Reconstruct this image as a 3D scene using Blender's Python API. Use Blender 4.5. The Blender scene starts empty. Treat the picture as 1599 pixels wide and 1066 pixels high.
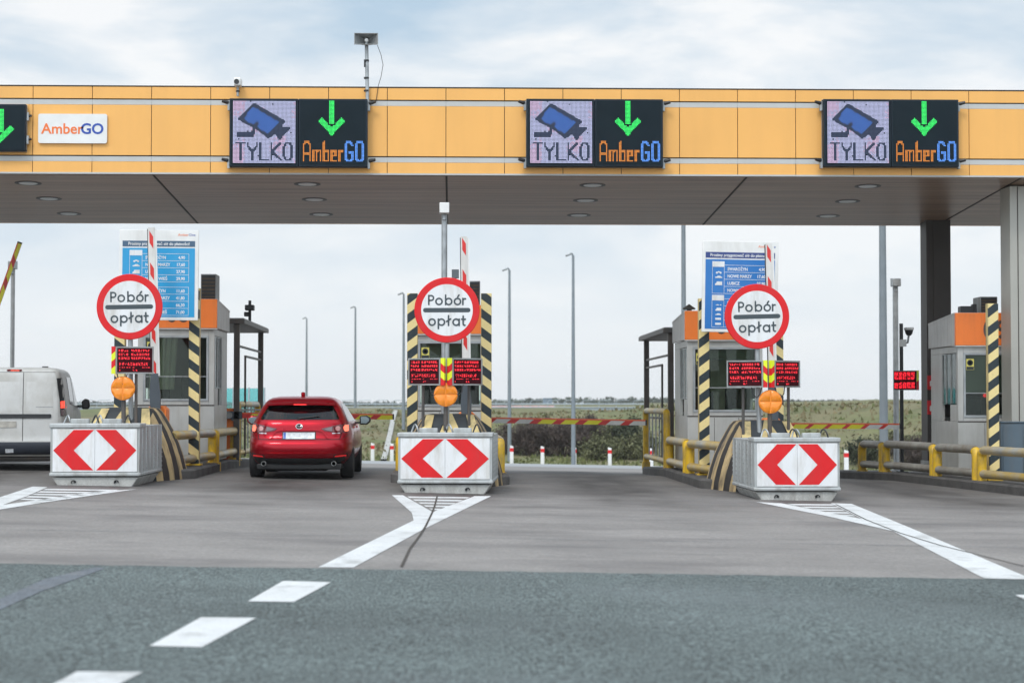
import bpy, bmesh, math, random
from mathutils import Vector, Matrix, Euler
R = math.radians
SC = bpy.context.scene
COL = SC.collection
random.seed(7)

# ------------------------------------------------------------------ camera
CAM_H = 1.26; FPX = 3000.0; CX, CY = 799.5, 533.0
PITCH = math.atan((632 - 533) / FPX); YAW = math.atan((CX - 705) / FPX)
cam = bpy.data.objects.new('camera', bpy.data.cameras.new('camera'))
COL.objects.link(cam)
cam.location = (0, 0, CAM_H)
cam.rotation_euler = (R(90) + PITCH, 0, -YAW)
cam.data.sensor_width = 36.0
cam.data.lens = 36.0 * FPX / 1599.0
cam.data.clip_start = 0.1; cam.data.clip_end = 6000
cam.data.dof.use_dof = True
cam.data.dof.focus_distance = 29.0
cam.data.dof.aperture_fstop = 2.4
SC.camera = cam
CAMR = cam.rotation_euler.to_matrix()

# ------------------------------------------------------------------ world: soft broken overcast
world = bpy.data.worlds.new('World'); SC.world = world
world.use_nodes = True
nt = world.node_tree; nt.nodes.clear()
def N(t, **kw):
    n = nt.nodes.new(t)
    for k, v in kw.items(): setattr(n, k, v)
    return n
SUN_EL, SUN_AZ = 52.0, 205.0            # behind the camera, a little to its left
out = N('ShaderNodeOutputWorld'); bg = N('ShaderNodeBackground'); bg.inputs['Strength'].default_value = 1.0
sky = N('ShaderNodeTexSky', sky_type='NISHITA'); sky.sun_disc = False
sky.sun_elevation = R(SUN_EL); sky.sun_rotation = R(SUN_AZ); sky.air_density = 1.0; sky.dust_density = 1.5
skm = N('ShaderNodeVectorMath', operation='SCALE'); skm.inputs['Scale'].default_value = 0.10
nt.links.new(sky.outputs[0], skm.inputs[0])
tc = N('ShaderNodeTexCoord')
mp = N('ShaderNodeMapping'); mp.inputs['Scale'].default_value = (1.0, 1.0, 3.2); mp.inputs['Location'].default_value = (0.35, 0.1, 0.2)
nt.links.new(tc.outputs['Generated'], mp.inputs[0])
nz = N('ShaderNodeTexNoise'); nz.inputs['Scale'].default_value = 6.0; nz.inputs['Detail'].default_value = 9; nz.inputs['Roughness'].default_value = 0.55; nz.inputs['Distortion'].default_value = 0.25
nt.links.new(mp.outputs[0], nz.inputs['Vector'])
rp = N('ShaderNodeValToRGB'); rp.color_ramp.elements[0].position = 0.36; rp.color_ramp.elements[1].position = 0.62
rp.color_ramp.elements[0].color = (0.49, 0.63, 0.76, 1); rp.color_ramp.elements[1].color = (0.94, 0.95, 0.955, 1)
e = rp.color_ramp.elements.new(0.5); e.color = (0.70, 0.78, 0.85, 1)
nt.links.new(nz.outputs['Fac'], rp.inputs[0])
sep = N('ShaderNodeSeparateXYZ'); nt.links.new(tc.outputs['Generated'], sep.inputs[0])
mr = N('ShaderNodeMapRange'); mr.inputs['From Min'].default_value = 0.0; mr.inputs['From Max'].default_value = 0.19
mr.inputs['To Min'].default_value = 1.0; mr.inputs['To Max'].default_value = 0.0; mr.interpolation_type = 'SMOOTHSTEP'
nt.links.new(sep.outputs['Z'], mr.inputs['Value'])
hm = N('ShaderNodeMixRGB'); hm.inputs['Color2'].default_value = (0.865, 0.905, 0.945, 1)
hs = N('ShaderNodeMath', operation='MULTIPLY'); hs.inputs[1].default_value = 0.9
nt.links.new(mr.outputs[0], hs.inputs[0]); nt.links.new(hs.outputs[0], hm.inputs['Fac']); nt.links.new(rp.outputs[0], hm.inputs['Color1'])
mx = N('ShaderNodeMixRGB'); mx.inputs['Fac'].default_value = 0.9
nt.links.new(skm.outputs[0], mx.inputs['Color1']); nt.links.new(hm.outputs[0], mx.inputs['Color2'])
# the cloud is thinner, so brighter, towards the hidden sun high behind the camera
dt = N('ShaderNodeVectorMath', operation='DOT_PRODUCT'); dt.inputs[1].default_value = (math.sin(R(SUN_AZ)) * math.cos(R(SUN_EL)), math.cos(R(SUN_AZ)) * math.cos(R(SUN_EL)), math.sin(R(SUN_EL)))
nt.links.new(tc.outputs['Generated'], dt.inputs[0])
gn = N('ShaderNodeMapRange', interpolation_type='SMOOTHSTEP'); gn.inputs['From Min'].default_value = 0.0; gn.inputs['From Max'].default_value = 0.95; gn.inputs['To Min'].default_value = 1.0; gn.inputs['To Max'].default_value = 2.1
nt.links.new(dt.outputs['Value'], gn.inputs['Value'])
gm = N('ShaderNodeVectorMath', operation='SCALE'); nt.links.new(mx.outputs[0], gm.inputs[0]); nt.links.new(gn.outputs[0], gm.inputs['Scale'])
nt.links.new(gm.outputs[0], bg.inputs['Color']); nt.links.new(bg.outputs[0], out.inputs[0])

# ------------------------------------------------------------------ sun
sl = bpy.data.lights.new('sun', 'SUN'); sl.energy = 1.3; sl.angle = R(14); sl.color = (1.0, 0.96, 0.9)
sun = bpy.data.objects.new('sun', sl); COL.objects.link(sun)
sd = Vector((math.sin(R(SUN_AZ)) * math.cos(R(SUN_EL)), math.cos(R(SUN_AZ)) * math.cos(R(SUN_EL)), math.sin(R(SUN_EL))))
sun.rotation_euler = sd.to_track_quat('Z', 'Y').to_euler(); sun.location = sd * 60
SC.view_settings.view_transform = 'Standard'; SC.view_settings.look = 'None'
SC.view_settings.exposure = 0.10; SC.view_settings.gamma = 1.0

# ------------------------------------------------------------------ helpers
def at(px, py, Y):
    """point of the place that stands at depth Y on the sight line of a photo point"""
    d = CAMR @ Vector(((px - CX) / FPX, (CY - py) / FPX, -1))
    k = Y / d.y
    return Vector((d.x * k, Y, CAM_H + d.z * k))
def pz(X, Y):                            # the plaza: 2 % crossfall, falling away behind the booths
    return -0.02 * max(-45, min(45, X)) - 0.026 * max(0, min(Y, 88) - 36)
def ground_at(px, py):
    d = CAMR @ Vector(((px - CX) / FPX, (CY - py) / FPX, -1))
    k = -CAM_H / (d.z + 0.02 * d.x)
    return Vector((d.x * k, d.y * k, 0))
TOP = 0.16                               # island kerb height

def node_mat(name):
    m = bpy.data.materials.new(name); m.use_nodes = True
    b = m.node_tree.nodes['Principled BSDF']
    return m, m.node_tree, b
def mat(name, col, rough=0.5, metal=0.0, var=0.12, scale=3.0, fine=0.0, dirt=None, dirt_amt=0.0, dirt_scale=(5, 5, 0.7), bump=0.0, bump_scale=40, coat=0.0, spec=None, thr=0.55):
    m, t, b = node_mat(name)
    def n(ty): return t.nodes.new(ty)
    tcn = n('ShaderNodeTexCoord')
    nz = n('ShaderNodeTexNoise'); nz.inputs['Scale'].default_value = scale; nz.inputs['Detail'].default_value = 6
    oi = n('ShaderNodeObjectInfo'); om = n('ShaderNodeMath'); om.operation = 'MULTIPLY'; om.inputs[1].default_value = 37.0; t.links.new(oi.outputs['Random'], om.inputs[0])
    ov = n('ShaderNodeVectorMath'); ov.operation = 'ADD'; t.links.new(tcn.outputs['Object'], ov.inputs[0]); t.links.new(om.outputs[0], ov.inputs[1])
    t.links.new(ov.outputs[0], nz.inputs['Vector'])
    mr = n('ShaderNodeMapRange'); mr.inputs['From Min'].default_value = 0.3; mr.inputs['From Max'].default_value = 0.7
    mr.inputs['To Min'].default_value = 1 - var; mr.inputs['To Max'].default_value = 1 + var
    t.links.new(nz.outputs['Fac'], mr.inputs['Value'])
    vm = n('ShaderNodeVectorMath'); vm.operation = 'SCALE'; vm.inputs[0].default_value = col[:3]
    t.links.new(mr.outputs[0], vm.inputs['Scale'])
    last = vm.outputs[0]
    if fine:
        nf = n('ShaderNodeTexNoise'); nf.inputs['Scale'].default_value = bump_scale; nf.inputs['Detail'].default_value = 3
        t.links.new(tcn.outputs['Object'], nf.inputs['Vector'])
        mf = n('ShaderNodeMapRange'); mf.inputs['From Min'].default_value = 0.3; mf.inputs['From Max'].default_value = 0.7
        mf.inputs['To Min'].default_value = 1 - fine; mf.inputs['To Max'].default_value = 1 + fine
        t.links.new(nf.outputs['Fac'], mf.inputs['Value'])
        v2 = n('ShaderNodeVectorMath'); v2.operation = 'SCALE'
        t.links.new(last, v2.inputs[0]); t.links.new(mf.outputs[0], v2.inputs['Scale']); last = v2.outputs[0]
    if dirt:
        mpn = n('ShaderNodeMapping'); mpn.inputs['Scale'].default_value = dirt_scale
        t.links.new(ov.outputs[0], mpn.inputs[0])
        nd = n('ShaderNodeTexNoise'); nd.inputs['Scale'].default_value = 1.0; nd.inputs['Detail'].default_value = 8; nd.inputs['Roughness'].default_value = 0.65
        t.links.new(mpn.outputs[0], nd.inputs['Vector'])
        md = n('ShaderNodeMapRange'); md.inputs['From Min'].default_value = thr - 0.1; md.inputs['From Max'].default_value = thr + 0.15; md.inputs['To Max'].default_value = dirt_amt
        t.links.new(nd.outputs['Fac'], md.inputs['Value'])
        mxn = n('ShaderNodeMixRGB'); mxn.inputs['Color2'].default_value = (*dirt, 1)
        t.links.new(md.outputs[0], mxn.inputs['Fac']); t.links.new(last, mxn.inputs['Color1']); last = mxn.outputs[0]
    t.links.new(last, b.inputs['Base Color'])
    b.inputs['Roughness'].default_value = rough; b.inputs['Metallic'].default_value = metal
    if coat: b.inputs['Coat Weight'].default_value = coat; b.inputs['Coat Roughness'].default_value = 0.05
    if spec is not None: b.inputs['Specular IOR Level'].default_value = spec
    if bump:
        nb = n('ShaderNodeTexNoise'); nb.inputs['Scale'].default_value = bump_scale; nb.inputs['Detail'].default_value = 4
        t.links.new(tcn.outputs['Object'], nb.inputs['Vector'])
        bp = n('ShaderNodeBump'); bp.inputs['Strength'].default_value = bump; bp.inputs['Distance'].default_value = 0.01
        t.links.new(nb.outputs['Fac'], bp.inputs['Height']); t.links.new(bp.outputs[0], b.inputs['Normal'])
    return m
def glow(name, col, s, base=(0.02, 0.02, 0.02)):
    m, t, b = node_mat(name)
    b.inputs['Base Color'].default_value = (*base, 1); b.inputs['Emission Color'].default_value = (*col, 1)
    b.inputs['Emission Strength'].default_value = s; b.inputs['Roughness'].default_value = 0.6
    return m
def glass(name, tint, gloss=0.12, rough=0.03):
    m, t, b = node_mat(name)
    t.nodes.remove(b)
    o = t.nodes['Material Output']
    tr = t.nodes.new('ShaderNodeBsdfTransparent'); tr.inputs[0].default_value = (*tint, 1)
    gl = t.nodes.new('ShaderNodeBsdfGlossy'); gl.inputs['Roughness'].default_value = rough; gl.inputs['Color'].default_value = (0.9, 0.95, 0.95, 1)
    lw = t.nodes.new('ShaderNodeFresnel'); lw.inputs['IOR'].default_value = 1.5
    ad = t.nodes.new('ShaderNodeMath'); ad.operation = 'ADD'; ad.inputs[1].default_value = gloss - 0.04
    mi = t.nodes.new('ShaderNodeMixShader')
    t.links.new(lw.outputs[0], ad.inputs[0]); t.links.new(ad.outputs[0], mi.inputs[0])
    t.links.new(tr.outputs[0], mi.inputs[1]); t.links.new(gl.outputs[0], mi.inputs[2]); t.links.new(mi.outputs[0], o.inputs[0])
    return m
def stripes(name, sign, period, c1, c2, slope=1.0, axis='X', wear=0.25):
    m, t, b = node_mat(name)
    def n(ty): return t.nodes.new(ty)
    tcn = n('ShaderNodeTexCoord'); sp = n('ShaderNodeSeparateXYZ'); t.links.new(tcn.outputs['Object'], sp.inputs[0])
    ml = n('ShaderNodeMath'); ml.operation = 'MULTIPLY_ADD'; ml.inputs[1].default_value = sign * slope
    t.links.new(sp.outputs[axis], ml.inputs[0]); t.links.new(sp.outputs['Z'], ml.inputs[2])
    dv = n('ShaderNodeMath'); dv.operation = 'DIVIDE'; dv.inputs[1].default_value = period; t.links.new(ml.outputs[0], dv.inputs[0])
    fr = n('ShaderNodeMath'); fr.operation = 'FRACT'; t.links.new(dv.outputs[0], fr.inputs[0])
    gt = n('ShaderNodeMath'); gt.operation = 'GREATER_THAN'; gt.inputs[1].default_value = 0.5; t.links.new(fr.outputs[0], gt.inputs[0])
    mx = n('ShaderNodeMixRGB'); mx.inputs['Color1'].default_value = (*c1, 1); mx.inputs['Color2'].default_value = (*c2, 1)
    t.links.new(gt.outputs[0], mx.inputs['Fac'])
    nz = n('ShaderNodeTexNoise'); nz.inputs['Scale'].default_value = 22; nz.inputs['Detail'].default_value = 8; t.links.new(tcn.outputs['Object'], nz.inputs['Vector'])
    mr = n('ShaderNodeMapRange'); mr.inputs['From Min'].default_value = 0.58; mr.inputs['From Max'].default_value = 0.72; mr.inputs['To Max'].default_value = wear
    t.links.new(nz.outputs['Fac'], mr.inputs['Value'])
    m2 = n('ShaderNodeMixRGB'); m2.inputs['Color2'].default_value = (0.12, 0.11, 0.08, 1)
    t.links.new(mr.outputs[0], m2.inputs['Fac']); t.links.new(mx.outputs[0], m2.inputs['Color1'])
    t.links.new(m2.outputs[0], b.inputs['Base Color']); b.inputs['Roughness'].default_value = 0.5
    return m

class MB:
    """collects shapes and links them as ONE mesh object"""
    def __init__(s): s.bm = bmesh.new(); s.mats = []
    def mi(s, m):
        if m not in s.mats: s.mats.append(m)
        return s.mats.index(m)
    def poly(s, pts, m):
        f = s.bm.faces.new([s.bm.verts.new(p) for p in pts]); f.material_index = s.mi(m); return f
    def box(s, a, b, m, M4=None):
        x0, y0, z0 = a; x1, y1, z1 = b
        c = [(x0, y0, z0), (x1, y0, z0), (x1, y1, z0), (x0, y1, z0), (x0, y0, z1), (x1, y0, z1), (x1, y1, z1), (x0, y1, z1)]
        v = [s.bm.verts.new(M4 @ Vector(p) if M4 else p) for p in c]
        for q in ((3, 2, 1, 0), (4, 5, 6, 7), (0, 1, 5, 4), (1, 2, 6, 5), (2, 3, 7, 6), (3, 0, 4, 7)):
            f = s.bm.faces.new([v[i] for i in q]); f.material_index = s.mi(m)
        return s
    def prism(s, pts, d0, d1, m, axis='y', M4=None):
        """2-D outline pushed along an axis; pts are (x,z) for y, (x,y) for z, (y,z) for x"""
        def mk(p, d):
            q = {'y': (p[0], d, p[1]), 'z': (p[0], p[1], d), 'x': (d, p[0], p[1])}[axis]
            return M4 @ Vector(q) if M4 else Vector(q)
        A = [s.bm.verts.new(mk(p, d0)) for p in pts]; B = [s.bm.verts.new(mk(p, d1)) for p in pts]
        k = s.mi(m); n = len(pts); fs = []
        fs.append(s.bm.faces.new(A)); fs.append(s.bm.faces.new(B[::-1]))
        for i in range(n): fs.append(s.bm.faces.new((A[i], B[i], B[(i + 1) % n], A[(i + 1) % n])))
        for f in fs: f.material_index = k
        bmesh.ops.recalc_face_normals(s.bm, faces=fs)
        return s
    def tube(s, pts, r, m, n=12, flat=(1, 1)):
        pts = [Vector(p) for p in pts]; rs = r if isinstance(r, (list, tuple)) else [r] * len(pts)
        rings = []; up = None; k = s.mi(m)
        for i, p in enumerate(pts):
            d = (pts[min(i + 1, len(pts) - 1)] - pts[max(i - 1, 0)]).normalized()
            if up is None: up = Vector((0, 0, 1)) if abs(d.z) < 0.9 else Vector((0, 1, 0))
            x = up.cross(d).normalized(); y = d.cross(x).normalized(); up = y
            rings.append([s.bm.verts.new(p + (x * math.cos(2 * math.pi * j / n) * flat[0] + y * math.sin(2 * math.pi * j / n) * flat[1]) * rs[i]) for j in range(n)])
        for a, b in zip(rings, rings[1:]):
            for j in range(n):
                f = s.bm.faces.new((a[j], a[(j + 1) % n], b[(j + 1) % n], b[j])); f.material_index = k
        for q in (rings[0][::-1], rings[-1]):
            f = s.bm.faces.new(q); f.material_index = k
        return s
    def lathe(s, prof, M4, m, n=24):
        """profile of (radius, height) turned about local z, then placed by M4"""
        k = s.mi(m); rings = []
        for r, h in prof:
            if r < 1e-6: rings.append([s.bm.verts.new(M4 @ Vector((0, 0, h)))])
            else: rings.append([s.bm.verts.new(M4 @ Vector((r * math.cos(2 * math.pi * j / n), r * math.sin(2 * math.pi * j / n), h))) for j in range(n)])
        for a, b in zip(rings, rings[1:]):
            for j in range(n):
                if len(a) == 1 and len(b) == 1: continue
                if len(a) == 1: q = (a[0], b[(j + 1) % n], b[j])
                elif len(b) == 1: q = (a[j], a[(j + 1) % n], b[0])
                else: q = (a[j], a[(j + 1) % n], b[(j + 1) % n], b[j])
                f = s.bm.faces.new(q); f.material_index = k
        for rr in (rings[0], rings[-1]):
            if len(rr) > 2:
                f = s.bm.faces.new(rr); f.material_index = k
        return s
    def build(s, name, parent=None, loc=(0, 0, 0), bevel=0.0, smooth=35, recalc=True):
        if recalc: bmesh.ops.recalc_face_normals(s.bm, faces=s.bm.faces)
        me = bpy.data.meshes.new(name); s.bm.to_mesh(me); s.bm.free()
        for m in s.mats: me.materials.append(m)
        if smooth:
            me.shade_smooth(); me.set_sharp_from_angle(angle=R(smooth))
        o = bpy.data.objects.new(name, me); COL.objects.link(o); o.location = loc
        if parent: o.parent = parent
        if bevel:
            b = o.modifiers.new('bevel', 'BEVEL'); b.width = bevel; b.segments = 2; b.limit_method = 'ANGLE'; b.angle_limit = R(50)
        return o
def tag(o, label=None, cat=None, group=None, kind=None):
    if label: o['label'] = label
    if cat: o['category'] = cat
    if group: o['group'] = group
    if kind: o['kind'] = kind
    return o
def thing(name, label, cat, loc, rz=0.0, group=None):
    o = bpy.data.objects.new(name, None); COL.objects.link(o); o.empty_display_size = 0.2
    o.location = loc; o.rotation_euler = (0, 0, rz)
    return tag(o, label, cat, group)
def copy_tree(o, parent=None):
    kids = list(o.children)
    c = o.copy(); COL.objects.link(c)
    if parent: c.parent = parent
    for k in kids: copy_tree(k, c)
    return c
def again(o, loc, label, rz=None):
    c = copy_tree(o); c.location = loc; c['label'] = label
    if rz is not None: c.rotation_euler = (0, 0, rz)
    return c
def text_mesh(mb, s, x, z, size, y, m, align='LEFT', depth=0.003, sx=1.0, bold=0.0):
    """lettering standing in the xz plane and facing -y"""
    cu = bpy.data.curves.new('lettering', 'FONT'); cu.body = s; cu.size = size; cu.align_x = align; cu.extrude = depth; cu.offset = bold
    cu.resolution_u = 4
    o = bpy.data.objects.new('lettering', cu); COL.objects.link(o)
    bpy.context.view_layer.update()
    me = o.evaluated_get(bpy.context.evaluated_depsgraph_get()).to_mesh()
    k = mb.mi(m)
    vs = [mb.bm.verts.new((x + v.co.x * sx, y - v.co.z, z + v.co.y)) for v in me.vertices]
    for p in me.polygons:
        try:
            f = mb.bm.faces.new([vs[i] for i in p.vertices]); f.material_index = k
        except ValueError: pass
    bpy.data.objects.remove(o); bpy.data.curves.remove(cu)
def stroke(mb, pts, w, y, m, d=0.004, closed=False):
    """a pen stroke of width w in the xz plane, mitred at its corners"""
    P = [Vector((p[0], p[1])) for p in pts]; n = len(P); L, Rr = [], []
    for i in range(n):
        a = P[(i - 1) % n] if (closed or i > 0) else None; b = P[(i + 1) % n] if (closed or i < n - 1) else None
        d1 = (P[i] - a).normalized() if a is not None else None; d2 = (b - P[i]).normalized() if b is not None else None
        t = ((d1 or d2) + (d2 or d1)).normalized(); nn = Vector((-t.y, t.x))
        c = nn.dot(Vector((-(d2 or d1).y, (d2 or d1).x))); k = w / 2 / max(0.35, c)
        L.append(P[i] + nn * k); Rr.append(P[i] - nn * k)
    def cap(c, ang): return [c + Vector((math.cos(ang + math.pi * j / 6), math.sin(ang + math.pi * j / 6))) * w / 2 for j in range(1, 6)]
    k = mb.mi(m)
    def quad(q):
        A = [mb.bm.verts.new((p.x, y, p.y)) for p in q]; B = [mb.bm.verts.new((p.x, y - d, p.y)) for p in q]
        f = mb.bm.faces.new(B); f.material_index = k
    for i in range(n if closed else n - 1):
        j = (i + 1) % n
        quad([L[i], Rr[i], Rr[j], L[j]])
    if not closed:
        d0 = P[1] - P[0]; a0 = math.atan2(d0.y, d0.x)
        quad([L[0]] + cap(P[0], a0 + math.pi / 2) + [Rr[0]])
        d1 = P[-1] - P[-2]; a1 = math.atan2(d1.y, d1.x)
        quad([Rr[-1]] + cap(P[-1], a1 - math.pi / 2) + [L[-1]])
def arc(cx, cz, r, a0, a1, n=20):
    return [(cx + r * math.cos(R(a0 + (a1 - a0) * i / n)), cz + r * math.sin(R(a0 + (a1 - a0) * i / n))) for i in range(n + 1)]
def rotx(a): return Matrix.Rotation(R(a), 4, 'X')
def facing(x, y, z): return Matrix.Translation((x, y, z)) @ rotx(90)     # local z comes towards the viewer (-y)

# ------------------------------------------------------------------ materials
DIRT = (0.10, 0.085, 0.065)
m_tan = mat('dirty tan stripe paint', (0.46, 0.335, 0.17), 0.65, 0, 0.15, 5, dirt=(0.07, 0.055, 0.045), dirt_amt=0.85, dirt_scale=(7, 7, 2), thr=0.55)
m_brink = mat('brown black stripe paint', (0.028, 0.024, 0.022), 0.65, 0, 0.3, 6)
m_blind = mat('grey green roller blind', (0.20, 0.205, 0.165), 0.8, 0, 0.08, 2)
m_galv = mat('galvanised steel', (0.36, 0.38, 0.39), 0.5, 0.6, 0.18, 6)
m_galvd = mat('weathered grey steel', (0.30, 0.31, 0.31), 0.55, 0.35, 0.2, 5, dirt=(0.16, 0.12, 0.08), dirt_amt=0.5)
m_pole = mat('grey painted pole', (0.20, 0.23, 0.25), 0.5, 0.2, 0.1, 2)
m_dark = mat('dark brown steel', (0.075, 0.070, 0.066), 0.5, 0.1, 0.2, 4, dirt=(0.16, 0.10, 0.06), dirt_amt=0.4)
m_black = mat('black plastic', (0.015, 0.016, 0.018), 0.45, 0, 0.2, 8)
m_rubber = mat('tyre rubber', (0.014, 0.014, 0.015), 0.85, 0, 0.2, 12)
m_white = mat('white paint', (0.74, 0.74, 0.72), 0.45, 0, 0.05, 5)
m_dirtywhite = mat('weathered white paint', (0.74, 0.74, 0.72), 0.5, 0, 0.05, 5, dirt=(0.38, 0.35, 0.3), dirt_amt=0.3, dirt_scale=(4, 4, 1), thr=0.58)
m_red = mat('red sign sheeting', (0.66, 0.014, 0.018), 0.45, 0, 0.06, 4, spec=0.25, dirt=(0.45, 0.05, 0.05), dirt_amt=0.4)
m_orange = mat('orange enamel', (0.82, 0.19, 0.025), 0.45, 0, 0.05, 3, dirt=(0.35, 0.12, 0.04), dirt_amt=0.35, dirt_scale=(6, 6, 0.8), thr=0.6)
m_yellow = mat('yellow safety paint', (0.68, 0.42, 0.018), 0.5, 0, 0.1, 4, dirt=(0.20, 0.16, 0.10), dirt_amt=0.75, dirt_scale=(9, 9, 4), thr=0.56)
m_cream = mat('faded cream yellow paint', (0.58, 0.45, 0.20), 0.6, 0, 0.12, 5, dirt=DIRT, dirt_amt=0.75, dirt_scale=(6, 6, 2), thr=0.57)
m_ink = mat('black sign paint', (0.022, 0.028, 0.032), 0.55, 0, 0.25, 6)
m_letter = mat('dark grey sign lettering', (0.045, 0.062, 0.072), 0.5, 0, 0.05, 5)
m_signwhite = mat('white sign sheeting', (0.72, 0.73, 0.74), 0.45, 0, 0.03, 3, spec=0.3, dirt=(0.42, 0.39, 0.33), dirt_amt=0.7, dirt_scale=(5, 5, 1.2), thr=0.57)
m_amber = mat('amber lens plastic', (0.80, 0.235, 0.004), 0.25, 0, 0.06, 30, coat=0.4)
m_conc = mat('grey concrete of the barrier', (0.42, 0.42, 0.40), 0.8, 0, 0.12, 5, fine=0.12, dirt=(0.14, 0.12, 0.10), dirt_amt=0.7, dirt_scale=(5, 5, 1.5), bump=0.3, bump_scale=60, thr=0.57)
m_boxmetal = mat('scuffed grey sheet metal', (0.42, 0.44, 0.44), 0.5, 0.25, 0.1, 4, dirt=(0.17, 0.15, 0.12), dirt_amt=0.6, dirt_scale=(7, 7, 1.4), thr=0.56)
m_kerb = mat('dirty kerb concrete', (0.075, 0.070, 0.066), 0.85, 0, 0.35, 2.5, fine=0.2, bump=0.4, bump_scale=50)
m_fasc = mat('apricot cladding panel', (0.82, 0.425, 0.110), 0.5, 0, 0.04, 0.8, dirt=(0.56, 0.29, 0.08), dirt_amt=0.16, dirt_scale=(3.5, 3.5, 0.35), thr=0.56)
m_strip = mat('pale grey strip', (0.47, 0.48, 0.47), 0.5, 0, 0.05, 2)
m_joint = mat('dark panel joint', (0.05, 0.042, 0.035), 0.8, 0, 0.1, 3)
m_colm = mat('greige column cladding', (0.40, 0.39, 0.35), 0.45, 0.15, 0.06, 1.5)
m_coldark = mat('dark column cladding', (0.055, 0.047, 0.042), 0.5, 0.0, 0.15, 1.2, spec=0.25)
m_booth = mat('brushed aluminium booth panel', (0.47, 0.47, 0.45), 0.45, 0.3, 0.08, 3, dirt=(0.25, 0.22, 0.18), dirt_amt=0.35, dirt_scale=(5, 5, 0.7), thr=0.58)
m_boothside = mat('pale booth roof panel', (0.55, 0.54, 0.52), 0.5, 0.1, 0.08, 4, dirt=(0.28, 0.25, 0.22), dirt_amt=0.5, dirt_scale=(8, 8, 1), thr=0.55)
m_interior = mat('booth interior grey', (0.34, 0.35, 0.32), 0.7, 0, 0.1, 2)
m_curtain = mat('beige blind', (0.50, 0.47, 0.38), 0.8, 0, 0.1, 3)
m_glass = glass('booth glass', (0.74, 0.81, 0.76), 0.02)
m_carglass = glass('tinted car glass', (0.17, 0.19, 0.19), 0.035)
m_darkglass = mat('dark side glass', (0.012, 0.014, 0.016), 0.12, 0, 0.0, 1, spec=0.2)
m_blue = mat('blue board sheeting', (0.018, 0.16, 0.46), 0.35, 0, 0.03, 2)
m_cyan = mat('lighter blue board sheeting', (0.016, 0.30, 0.58), 0.35, 0, 0.03, 2)
m_navy = mat('navy header', (0.03, 0.055, 0.20), 0.4, 0, 0.03, 2)
m_slate = mat('slate header', (0.055, 0.11, 0.18), 0.4, 0, 0.03, 2)
m_logoO = mat('orange logo print', (0.80, 0.17, 0.03), 0.5, 0, 0.03, 2)
m_logoB = mat('blue logo print', (0.02, 0.07, 0.36), 0.5, 0, 0.03, 2)
m_line = None
st_l = stripes('black and cream bars rising right', -1, 0.315, (0.012, 0.024, 0.030), (0.74, 0.60, 0.27), 0.75)
st_r = stripes('black and cream bars falling right', 1, 0.315, (0.012, 0.024, 0.030), (0.74, 0.60, 0.27), 0.75)
st_e = stripes('red and lime bars', -1, 0.30, (0.60, 0.03, 0.03), (0.75, 0.78, 0.03), 0.8, wear=0.1)
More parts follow.
